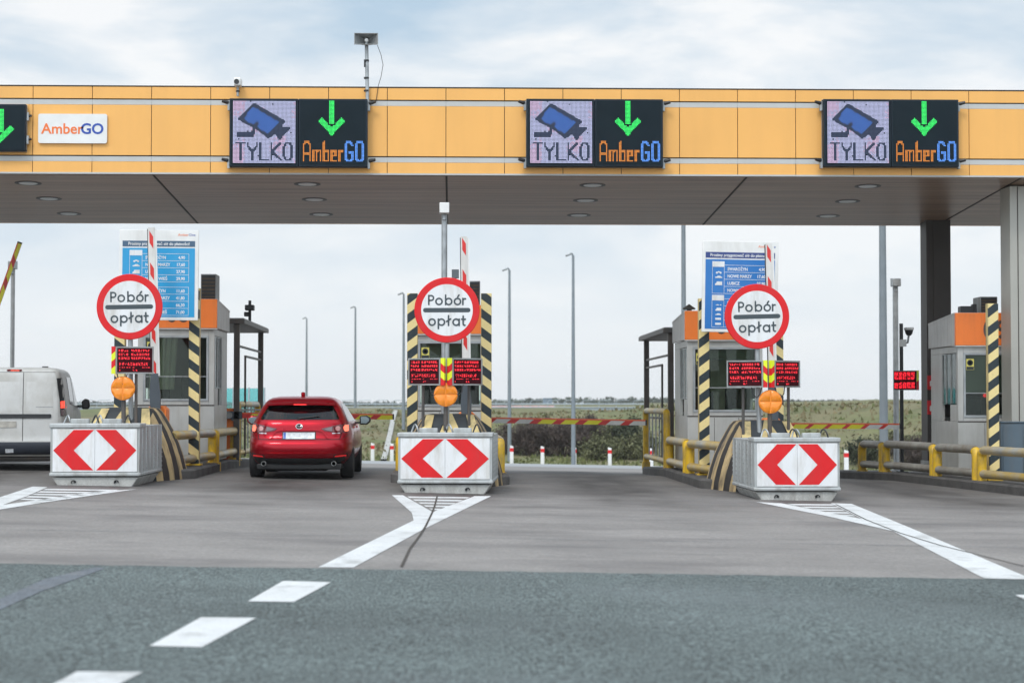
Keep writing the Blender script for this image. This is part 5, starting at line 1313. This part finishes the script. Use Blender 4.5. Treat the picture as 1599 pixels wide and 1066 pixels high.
        mb.lathe([(.040, -.12), (.040, .02), (.034, .02), (.032, -.1)], facing(s * .575, .05, .275), m_galvd, 20); mb.lathe([(.034, -.02), (.0, -.02)], facing(s * .575, .05, .275), m_black, 20); mb.build('exhaust_tip', o)
        mb = MB()
        mb.prism([(s * .89, .92), (s * 1.02, .92), (s * 1.08, .97), (s * 1.09, 1.04), (s * 1.02, 1.09), (s * .89, 1.08)], 2.28, 2.44, m_black if s > 0 else m_carred); mr_ = mb.build('wing_mirror', o, bevel=.025)
        mb = MB(); mb.prism([(s * .915, .945), (s * 1.01, .945), (s * 1.055, .985), (s * 1.06, 1.03), (s * 1.01, 1.065), (s * .915, 1.06)], 2.272, 2.279, m_mirror); mb.build('mirror_glass', mr_)
        mb = MB(); mb.box((min(s * .80, s * .92), 2.34, .94), (max(s * .80, s * .92), 2.42, .975), m_black); mb.build('mirror_arm', mr_)
        patch('model_script', o, [(s * .68, .805), (s * .54, .80), (s * .54, .785), (s * .68, .79)], S, .006, m_chrome, .006, step=.03)
    # tailgate: raised frame round the plate recess, seams, chrome, plate, emblem
    patch('tailgate_trim', o, [(-.38, .835), (-.30, .855), (.30, .855), (.38, .835), (.36, .822), (.29, .838), (-.29, .838), (-.36, .822)], S, .03, m_carred, .04, step=.04)
    for s in (-1, 1): patch('tailgate_crease', o, [(s * .38, .835), (s * .36, .838), (s * .47, .70), (s * .50, .70)], S, .016, m_carred, .03, step=.04)
    patch('tailgate_seam', o, [(-.66, .695), (.66, .695), (.66, .684), (-.66, .684)], S, .003, m_trim, .006)
    for s in (-1, 1): patch('tailgate_seam', o, [(s * .66, .684), (s * .672, .69), (s * .70, .80), (s * .685, .805)], S, .003, m_trim, .006)
    patch('bumper_crease', o, [(-.80, .475), (-.70, .455), (.70, .455), (.80, .475), (.80, .455), (.70, .43), (-.70, .43), (-.80, .455)], S, .018, m_carred, .03)
    pm = patch('number_plate', o, [(-.26, .70), (.26, .70), (.26, .81), (-.26, .81)], S, .02, m_plate, .02)
    patch('plate_band', pm, [(-.255, .703), (-.215, .703), (-.215, .807), (-.255, .807)], S, .023, m_pblue, .004)
    patch('plate_holder', o, [(-.275, .688), (.275, .688), (.275, .82), (-.275, .82)], S, .012, m_trim, .02)
    mb = MB(); ye = S.rear(0, .915) - .008
    mb.lathe([(.06, 0), (.06, .012), (.046, .012), (.046, 0)], Matrix.Translation((0, ye, .915)) @ Matrix.Scale(.8, 4, (0, 0, 1)) @ rotx(90), m_chrome, 28)
    mb.tube([(-.05, ye - .006, .93), (-.02, ye - .008, .92), (0, ye - .008, .905), (.02, ye - .008, .92), (.05, ye - .006, .93)], .006, m_chrome, 6); mb.build('emblem', o)
    # wiper and bumper seams
    mb = MB(); pts = [(-.02 + .05 * i, S.rear(-.02 + .05 * i, 1.05 + .006 * i) - .022, 1.05 + .006 * i) for i in range(8)]; mb.tube(pts, .008, m_black, 6); mb.tube([(-.02, S.rear(0, 1.045) + .02, 1.045), (-.02, S.rear(0, 1.045) - .03, 1.045)], .022, m_black, 10); mb.build('wiper', o)
    for s in (-1, 1):
        patch('bumper_vent', o, [(s * .79, .452), (s * .58, .432), (s * .56, .375), (s * .79, .385)], S, .009, m_trim, .012, step=.03)
        patch('bumper_seam', o, [(s * .835, .80), (s * .70, .69), (s * .70, .682), (s * .84, .79)], S, .003, m_trim, .006, step=.03)
    # dark lower bumper
    patch('lower_bumper', o, [(-.74, .40), (-.55, .365), (.55, .365), (.74, .40), (.77, .30), (.72, .262), (-.72, .262), (-.77, .30)], S, .014, m_trim, .03)
    mb = MB(); mb.box((-.70, .16, .17), (.70, 4.0, .27), m_trim); mb.box((-.45, .3, .14), (.45, .9, .18), m_trim); mb.build('underbody', o, bevel=.02)
    for s in (-1, 1):
        patch('door_seam', o, [(1.15, .35), (1.16, .35), (1.16, 1.0), (1.15, 1.0)], S, .002, m_trim, .006, axis='side', sgn=s)
        patch('door_seam', o, [(2.2, .35), (2.21, .35), (2.21, 1.0), (2.2, 1.0)], S, .002, m_trim, .006, axis='side', sgn=s)
        for y in (1.25, 2.3): patch('door_handle', o, [(y, .87), (y + .16, .87), (y + .16, .90), (y, .90)], S, .02, m_carred, .02, axis='side', sgn=s)
        patch('headlight', o, [(s * .80, .74), (s * .80, .66), (s * .50, .64), (s * .48, .70)], S, .008, m_lampclear, .01, axis='front')
    patch('grille', o, [(-.45, .66), (.45, .66), (.40, .42), (-.40, .42)], S, .008, m_trim, .01, axis='front')
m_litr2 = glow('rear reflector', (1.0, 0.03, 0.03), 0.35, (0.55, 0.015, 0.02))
red_car()

m_vanw = mat('dusty white van paint', (0.53, 0.53, 0.515), 0.42, 0, 0.06, 2, dirt=(0.36, 0.345, 0.31), dirt_amt=.7, dirt_scale=(2.2, 2.2, 1.6), thr=.52)
def van():
    Y = 32.7; X = at(21, 700, Y).x
    o = thing('delivery_van', 'dusty white delivery van with windowless rear doors, at the left edge of the photo', 'van', (X, Y, pz(X, Y + 1.5) + .004), R(7.0))
    lv = [(.24, .78, .10, 4.10), (.30, .83, .03, 4.22), (.40, .85, .0, 4.30), (.48, .852, .0, 4.32), (.52, .85, .03, 4.32), (.60, .852, .035, 4.32), (.80, .855, .04, 4.28), (.96, .855, .045, 4.15), (1.04, .85, .05, 3.75), (1.10, .84, .055, 3.40), (1.22, .825, .065, 3.22), (1.40, .80, .085, 2.98), (1.55, .775, .11, 2.78), (1.64, .755, .13, 2.62), (1.70, .725, .17, 2.48), (1.735, .67, .25, 2.3), (1.75, .52, .42, 2.0), (1.755, .3, .7, 1.7)]
    S = Shell(lv, 9, 14).refine(.03)
    bo = S.mesh(m_vanw, 160, (m_trim,)).build('body', o, smooth=40)
    cs_ = []
    for y in (.80, 3.50):
        for s in (-1, 1):
            mb = MB(); mb.mi(m_vanw); mb.lathe([(.36, -.17), (.36, .17)], Matrix.Translation((s * .82, y, .31)) @ Matrix.Rotation(R(90), 4, 'Y'), m_trim, 36); cs_.append(mb.build('cutter'))
    cut(bo, cs_)
    for y in (.80, 3.50):
        for s in (-1, 1): wheel(o, s * .74, y, .31, .2, m_rim, s)
    for P in ([(-.79, .27), (.79, .27), (.835, .40), (.835, .485), (-.835, .485), (-.835, .40)],): patch('rear_bumper', o, P, S, .03, m_vanb, .05)
    patch('rear_door', o, [(-.745, .50), (.14, .50), (.14, 1.655), (-.66, 1.655), (-.70, 1.50)], S, .008, m_vanw, .02)
    patch('rear_door', o, [(.152, .50), (.745, .50), (.70, 1.50), (.66, 1.655), (.152, 1.655)], S, .008, m_vanw, .02)
    patch('door_panel', o, [(.20, .98), (.66, .98), (.62, 1.50), (.20, 1.50)], S, .011, m_vanw, .006); patch('door_panel', o, [(-.66, .98), (.09, .98), (.09, 1.50), (-.62, 1.50)], S, .011, m_vanw, .006)
    patch('door_seam', o, [(.141, .50), (.151, .50), (.151, 1.655), (.141, 1.655)], S, .003, m_trim, .01)
    patch('door_seam', o, [(-.67, 1.66), (.67, 1.66), (.67, 1.667), (-.67, 1.667)], S, .003, m_trim, .01)
    patch('handle_strip', o, [(-.5, .885), (.60, .885), (.615, .90), (.615, .94), (.60, .955), (-.5, .955)], S, .024, m_black, .02)
    patch('number_plate', o, [(-.50, .73), (.04, .73), (.04, .83), (-.50, .83)], S, .018, m_plated, .015)
    patch('model_script', o, [(.36, 1.065), (.64, 1.065), (.64, 1.082), (.36, 1.082)], S, .013, m_galvd, .008)
    bl = patch('brake_light', o, [(-.12, 1.68), (.10, 1.68), (.12, 1.695), (.10, 1.712), (-.12, 1.712), (-.14, 1.695)], S, .012, m_lampred, .02, step=.02)
    patch('lit_element', bl, [(-.07, 1.686), (.07, 1.686), (.07, 1.706), (-.07, 1.706)], S, .015, m_lit, .004)
    patch('sticker', o, [(-.13, .30), (.0, .305), (-.0, .37), (-.13, .365)], S, .034, m_plate, .006)
    for s in (-1, 1):
        tl = patch('tail_light', o, [(s * .850, .92), (s * .765, .92), (s * .745, 1.20), (s * .69, 1.56), (s * .765, 1.57), (s * .828, 1.22)], S, .014, m_black, .03, step=.03)
        patch('lit_element', tl, [(s * .842, 1.06), (s * .765, 1.05), (s * .76, 1.17), (s * .832, 1.18)], S, .018, m_lit2, .006, step=.02)
        patch('lamp_inset', tl, [(s * .846, .93), (s * .77, .93), (s * .768, 1.03), (s * .844, 1.04)], S, .018, m_lampclear, .006, step=.02)
        patch('side_window', o, [(2.2, 1.10), (3.25, 1.10), (2.82, 1.56), (2.2, 1.60)], S, .006, m_darkglass, .012, axis='side', sgn=s)
        patch('side_window', o, [(1.2, 1.12), (2.1, 1.11), (2.1, 1.60), (1.2, 1.60)], S, .006, m_darkglass, .012, axis='side', sgn=s)
        patch('side_moulding', o, [(.3, .60), (3.9, .60), (3.9, .68), (.3, .68)], S, .012, m_black, .02, axis='side', sgn=s)
        mb = MB(); mb.prism([(s * .93, 1.03), (s * 1.04, 1.03), (s * 1.07, 1.08), (s * 1.06, 1.20), (s * .98, 1.23), (s * .92, 1.17)], 2.95, 3.08, m_black); mr_ = mb.build('wing_mirror', o, bevel=.025)
        mb = MB(); mb.box((min(s * .80, s * .95), 2.99, 1.06), (max(s * .80, s * .95), 3.05, 1.10), m_black); mb.build('mirror_arm', mr_)
    patch('windscreen', o, [(-.74, 1.10), (.74, 1.10), (.66, 1.62), (-.66, 1.62)], S, .006, m_darkglass, .012, axis='front')
    mb = MB(); mb.box((-.68, .2, .16), (.68, 4.0, .26), m_trim); mb.tube([(-.55, .18, .2), (.7, .18, .2)], .03, m_dark, 8); mb.build('underbody', o)
    for x in (-.45, .45):
        mb = MB(); mb.box((x - .05, .7, 1.74), (x + .05, .8, 1.775), m_black); mb.build('roof_mount', o, bevel=.008)
m_vanb = mat('dark navy bumper plastic', (0.016, 0.020, 0.030), 0.5, 0, 0.2, 5); m_plated = mat('grimy number plate', (0.36, 0.34, 0.30), 0.6, 0, 0.35, 9)
m_lit2 = glow('lit red lamp of the van', (1.0, 0.10, 0.06), 1.2, (0.5, 0.02, 0.02))
van()

# ------------------------------------------------------------------ beyond the plaza
def lamp_post(px, top, Y, label, r=.10, arm=True, topr=.055):
    c = at(px, top, Y); zb = land(c.x, Y) if Y > foot_of(c.x) else pz(c.x, Y)
    o = thing('lamp_post', label, 'lamp post', (c.x, Y, zb - .02), 0, 'tall grey lamp posts beyond the plaza')
    h = c.z - zb
    mb = MB(); mb.tube([(0, 0, 0), (0, 0, h * .5), (0, 0, h)], [r, (r + topr) / 2, topr], m_pole, 14); mb.build('pole', o, smooth=60)
    if arm:
        mb = MB(); mb.tube([(0, 0, h - .05), (-.03, 0, h + .06), (-.12, -.02, h + .08)], .035, m_pole, 8); mb.build('arm', o)
        mb = MB(); mb.prism([(-.08, h + .03), (-.32, h - .06), (-.36, h + .0), (-.14, h + .13), (-.04, h + .12)], -.12, .12, m_galv); mb.build('lamp_head', o, bevel=.03)
    return o
lamp_post(895, 398, 85.5, 'lamp post standing right of the other one behind the lowered boom', r=.105)
lamp_post(795.5, 421, 90.5, 'lamp post right of the middle booth, in front of dark shrubs', r=.10)
lamp_post(630.5, 459, 108, 'lamp post just left of the middle booth', r=.10)
lamp_post(555, 480, 131, 'thin distant lamp post above the red car', r=.10)
lamp_post(479, 497, 148, 'thinnest lamp post, farthest to the left', r=.105)
lamp_post(1067, 300, 60, 'tall post rising behind the booth with the deep blue board', r=.09, topr=.065)
lamp_post(1377, 200, 52.5, 'thick pale post between the dark column and the deep blue board', r=.125, topr=.085)

proto = None
for px, Y, lb in ((799, 86.2, 'bollard at the foot of the lamp post before the dark shrubs'), (847, 86.4, 'bollard midway between two lamp posts'), (897, 86.6, 'bollard at the foot of the lamp post near green shrubs'), (952, 86.3, 'bollard left of the tall barred rail'),
                  (582, 87.0, 'bollard just right of the red car'), (612, 87.0, 'bollard at the left corner of the middle cushion'), (1321, 73, 'bollard right of the riveted cushion'), (1017, 85.6, 'bollard showing through the tall barred rail')):
    X = pv(px, Y); loc = (X, Y, pz(X, Y) - .03)
    if proto is None:
        proto = thing('delineator_post', lb, 'bollard', loc, 0, 'white roadside posts with red bands')
        mb = MB(); mb.prism([(-.085, 0), (.085, 0), (.075, .80), (-.075, .84)], -.06, .06, m_dirtywhite); mb.build('post_body', proto, bevel=.012)
        mb = MB(); mb.box((-.084, -.064, .56), (.084, .064, .72), m_red); mb.build('red_band', proto)
    else: again(proto, loc, lb)

# railing on the embankment
m_rl = mat('blue grey railing steel', (0.34, 0.39, 0.43), 0.55, 0.1, 0.1, 1)
def railing(x0, x1, Y, label, step=1.1):
    zb = 0.86
    o = thing('railing', label, 'railing', ((x0 + x1) / 2, Y, zb), 0); xm = (x0 + x1) / 2
    n_ = int((x1 - x0) / step)
    mb = MB()
    mb.tube([(x0 - xm, 0, .46), (x1 - xm, 0, .46)], .055, m_rl, 6); mb.tube([(x0 - xm, 0, .22), (x1 - xm, 0, .22)], .04, m_rl, 6); mb.box((x0 - xm, .02, .0), (x1 - xm, .06, .20), m_rl); mb.build('rails', o)
    for i in range(n_ + 1):
        x = x0 - xm + i * step
        mb = MB(); mb.tube([(x, 0, -.4), (x, 0, .62), (x + .12, 0, .72), (x + step * .75, 0, .74)], .022, m_rl, 5); mb.build('post', o)
railing(pv(505, 134), pv(1008, 134), 134, 'blue grey railing along the top of the far embankment, right of the red car', 1.2)
railing(pv(96, 132), pv(240, 132), 132, 'blue grey railing on the far left between the van and the booth', 1.2)
m_pink = mat('faded pink white mesh', (0.62, 0.42, 0.42), 0.8, 0, 0.2, 1.5)
c = at(766, 640, 137); d = at(866, 633, 137)
o = thing('mesh_fence', 'low faded pink and white fence strip behind the far railing', 'fence', ((c.x + d.x) / 2, 137, .8)); w = (d.x - c.x) / 2
mb = MB()
for i in range(4): mb.box((-w + i * w / 2 + .03, 0, .1), (-w + (i + 1) * w / 2 - .03, .05, d.z - .8), m_pink)
mb.build('panels', o)
mb = MB()
for i in range(5): mb.box((-w + i * w / 2 - .03, -.01, -.4), (-w + i * w / 2 + .03, .06, d.z - .78), m_rl)
mb.build('posts', o)
c = at(855, 634, 150)
o = thing('solar_panel', 'small dark tilted solar panel beyond the far railing', 'solar panel', (c.x, 150, .85))
Mt = Matrix.Translation((0, 0, .72)) @ Matrix.Rotation(R(-30), 4, 'X') @ Matrix.Shear('XZ', 4, (.3, 0))
mb = MB(); mb.box((-.36, -.02, -.26), (-.02, .02, .26), m_cabin, Mt); mb.box((.02, -.02, -.26), (.36, .02, .26), m_cabin, Mt); mb.build('panel', o)
mb = MB(); mb.tube([(0, .02, -.3), (0, .02, .7)], .04, m_rl, 8); mb.build('post', o)
m_teal = glass('teal screen glass', (0.25, 0.72, 0.72), 0.12, .1)
c = at(340, 640, 118); d = at(413, 606, 118)
o = thing('noise_screen', 'pale teal glass noise screen behind the shelter by the red car', 'noise barrier', ((c.x + d.x) / 2, 118, .5)); w = (d.x - c.x) / 2
mb = MB()
for i in range(3): mb.box((-w + i * w * 2 / 3 + .05, 0, -.3), (-w + (i + 1) * w * 2 / 3 - .05, .04, d.z - .5), m_teal)
mb.build('glass_panels', o)
mb = MB()
for i in range(4): mb.box((-w + i * w * 2 / 3 - .05, -.03, -.6), (-w + i * w * 2 / 3 + .05, .07, d.z - .45), m_rl)
mb.build('posts', o)

# shrubs
def leaf_mat(name, c1, c2):
    m, t, b = node_mat(name)
    tcn = t.nodes.new('ShaderNodeTexCoord'); nz = t.nodes.new('ShaderNodeTexNoise'); nz.inputs['Scale'].default_value = 2.2; nz.inputs['Detail'].default_value = 5
    t.links.new(tcn.outputs['Object'], nz.inputs['Vector'])
    cr = t.nodes.new('ShaderNodeValToRGB'); cr.color_ramp.elements[0].position = .35; cr.color_ramp.elements[1].position = .65; cr.color_ramp.elements[0].color = (*c1, 1); cr.color_ramp.elements[1].color = (*c2, 1)
    t.links.new(nz.outputs['Fac'], cr.inputs[0]); t.links.new(cr.outputs[0], b.inputs['Base Color']); b.inputs['Roughness'].default_value = .9
    return m
m_bare = leaf_mat('bare brown twigs', (0.048, 0.036, 0.032), (0.105, 0.078, 0.066)); m_olive = leaf_mat('olive leaves', (0.075, 0.082, 0.036), (0.14, 0.142, 0.068)); m_dkgr = leaf_mat('dark green leaves', (0.02, 0.028, 0.014), (0.06, 0.07, 0.035))
def shrub(px, Y, w, h, kind, label, seed):
    X = pv(px, Y); rn_ = random.Random(seed)
    o = thing('shrub', label, 'shrub', (X, Y, land(X, Y) - .03), 0, 'shrubs on the far bank')
    m = {'bare': m_bare, 'olive': m_olive, 'dark': m_dkgr}[kind]
    mb = MB(); k = mb.mi(m_bare); tips = []
    for i in range(60):
        a = rn_.uniform(0, 2 * math.pi); sp = rn_.random() ** .6; tx, ty = math.cos(a) * sp * w / 2, math.sin(a) * sp * w / 2
        tz = h * (1 - .45 * sp * sp) * rn_.uniform(.65, 1.0); tips.append((tx, ty, tz)); bx, by = tx * .25, ty * .25
        d = Vector((ty, -tx, 0)).normalized() * .025 if abs(tx) + abs(ty) > .01 else Vector((.025, 0, 0))
        mid = Vector((tx * .6 + rn_.uniform(-.1, .1), ty * .6, tz * .55)); base = Vector((bx, by, 0)); tp = Vector((tx, ty, tz))
        for A, B in ((base, mid), (mid, tp)):
            mb.bm.faces.new([mb.bm.verts.new(v) for v in (A - d, A + d, B + d * .6, B - d * .6)])
            e_ = Vector((0, 0.02, 0)); mb.bm.faces.new([mb.bm.verts.new(v) for v in (A - e_, A + e_, B + e_, B - e_)])
    mb.build('stems', o, smooth=0, recalc=False)
    mb = MB(); k = mb.mi(m)
    cl = [(rn_.choice(tips), rn_.uniform(.18, .42)) for _ in range(26)] + [((tx * .6, ty * .6, tz * .5), .4) for tx, ty, tz in tips[:16]]
    s0 = .05 if kind == 'bare' else .065
    for (cx_, cy_, cz_), cr_ in cl:
        for _ in range(90 if kind == 'bare' else 70):
            v = Vector((rn_.gauss(0, .5), rn_.gauss(0, .5), rn_.gauss(0, .42))) * cr_ + Vector((cx_, cy_, cz_ * .95))
            if v.z < .02: v.z = rn_.uniform(.02, .3)
            a, b_ = Vector((rn_.uniform(-1, 1), rn_.uniform(-1, 1), rn_.uniform(-1, 1))).normalized(), Vector((rn_.uniform(-1, 1), rn_.uniform(-1, 1), rn_.uniform(-1, 1))).normalized()
            s = s0 * rn_.uniform(.6, 1.4); q = s * (.3 if kind == 'bare' else .7)
            if kind == 'bare': s *= 2.2
            mb.bm.faces.new([mb.bm.verts.new(x) for x in (v - a * s, v + b_ * q, v + a * s, v - b_ * q)])
    mb.build('twigs' if kind == 'bare' else 'foliage', o, smooth=0, recalc=False)
sh = [(772, 96, 1.7, 1.0, 'olive', 'low olive shrub at the right edge of the middle island'), (800, 96, 2.0, 1.7, 'bare', 'bare brown shrub behind the lamp post nearest the middle booth'), (826, 95, 2.2, 2.0, 'bare', 'bare brown shrub between the two lamp posts, left one'), (853, 95.5, 2.3, 2.1, 'bare', 'bare brown shrub halfway between the two lamp posts'), (880, 95, 2.3, 2.15, 'bare', 'bare brown shrub just left of the right lamp post'),
      (908, 96, 2.3, 2.2, 'bare', 'tall bare brown shrub just right of the right lamp post'), (928, 97.5, 2.1, 1.8, 'bare', 'bare brown shrub at the end of the brown thicket'), (936, 93, 1.9, 1.0, 'olive', 'low olive shrub at the foot of the brown thicket'), (952, 95, 2.0, 1.5, 'olive', 'olive shrub left of the dark slender one'), (966, 95, 1.3, 1.9, 'dark', 'dark slender shrub among olive ones'), (978, 94, 1.8, 1.2, 'olive', 'olive shrub between two dark slender ones'), (989, 97, 1.2, 1.9, 'dark', 'dark slender shrub nearest the tall barred rail'), (1003, 95, 1.8, 1.4, 'olive', 'olive shrub behind the tall barred rail'),
      (1348, 86, 1.8, 1.2, 'dark', 'dark shrub on the bank left of the thick pale post'), (1425, 84, 2.4, 1.5, 'bare', 'bare brown shrub behind the black camera pole'), (1395, 88, 1.8, 1.0, 'olive', 'olive shrub on the bank right of the thick pale post'), (1255, 92, 1.6, .6, 'olive', 'low olive shrub behind the lime barred boom')]
for i, s in enumerate(sh): shrub(*s, 40 + i)

mb = MB(); pts = []                                        # concrete drain chute down the bank
for i in range(13):
    Y = 88.6 + i * 2.6; X = pv(599 + 19 * i / 12, Y); pts.append((X, Y))
for (x0, y0), (x1, y1) in zip(pts, pts[1:]):
    mb.poly([(x0 - .13, y0, land(x0, y0) + .10), (x0 + .13, y0, land(x0, y0) + .10), (x1 + .13, y1, land(x1, y1) + .10), (x1 - .13, y1, land(x1, y1) + .10)], m_conc)
    for s in (-1, 1): mb.poly([(x0 + s * .13, y0, land(x0, y0) - .1), (x0 + s * .13, y0, land(x0, y0) + .10), (x1 + s * .13, y1, land(x1, y1) + .10), (x1 + s * .13, y1, land(x1, y1) - .1)], m_conc)
tag(mb.build('drain_channel', smooth=0), kind='structure')
# rough grass and the far wood
mb = MB(); rn = random.Random(21)
m_blade = leaf_mat('dry grass blades', (0.125, 0.112, 0.048), (0.22, 0.178, 0.10)); m_bladeg = leaf_mat('green grass blades', (0.085, 0.105, 0.032), (0.15, 0.155, 0.06))
for i in range(9000):
    X = rn.uniform(-14, 36); f = foot_of(X); Y = f + 0.6 + rn.random() ** 1.2 * 34; z = land(X, Y)
    h = rn.uniform(.06, .2) * (1.3 if math.sin(X * .7 + Y * .31) > .2 else .7); a = rn.uniform(0, 6.28); w = rn.uniform(.05, .16)
    k = mb.mi(m_bladeg if (Y - f < 6 + 3 * math.sin(X * .3) or rn.random() < .25) else m_blade)
    dx, dy = math.cos(a) * w, math.sin(a) * w
    fc = mb.bm.faces.new([mb.bm.verts.new(v) for v in ((X - dx, Y - dy, z - .02), (X + dx, Y + dy, z - .02), (X + rn.uniform(-.12, .12), Y + rn.uniform(-.1, .1), z + h))]); fc.material_index = k
tag(mb.build('grass', smooth=0, recalc=False), kind='stuff')
m_far = leaf_mat('far trees', (0.045, 0.062, 0.045), (0.085, 0.10, 0.07))
mb = MB(); k = mb.mi(m_far); rn = random.Random(22)
for i in range(900):
    X = rn.uniform(-200, 200); Y = rn.uniform(600, 680); H_ = rn.uniform(0.7, 1.7) * (1.2 if -10 < X < 75 else .7); z = land(X, Y)
    for _ in range(12):
        v = Vector((X + rn.gauss(0, 1.1), Y + rn.gauss(0, 1.1), z + rn.random() ** .7 * H_)); a, b_ = (Vector((rn.uniform(-1, 1), rn.uniform(-1, 1), rn.uniform(-1, 1))).normalized() for _ in range(2)); s = rn.uniform(.4, .9)
        mb.bm.faces.new([mb.bm.verts.new(x) for x in (v - a * s, v + b_ * s, v + a * s, v - b_ * s)])
tag(mb.build('distant_wood', smooth=0, recalc=False), kind='stuff')

# ------------------------------------------------------------------ thin air over the fields
bpy.context.view_layer.update()
m = bpy.data.materials.new('pale air'); m.use_nodes = True; t = m.node_tree; t.nodes.clear()
o_ = t.nodes.new('ShaderNodeOutputMaterial'); v = t.nodes.new('ShaderNodeVolumePrincipled')
v.inputs['Color'].default_value = (0.97, 0.985, 1.0, 1); v.inputs['Density'].default_value = 0.00028; v.inputs['Anisotropy'].default_value = 0.2
t.links.new(v.outputs[0], o_.inputs['Volume'])
mb = MB(); mb.box((-490, -70, -5), (490, 910, 14), m); tag(mb.build('haze', smooth=0), kind='stuff')
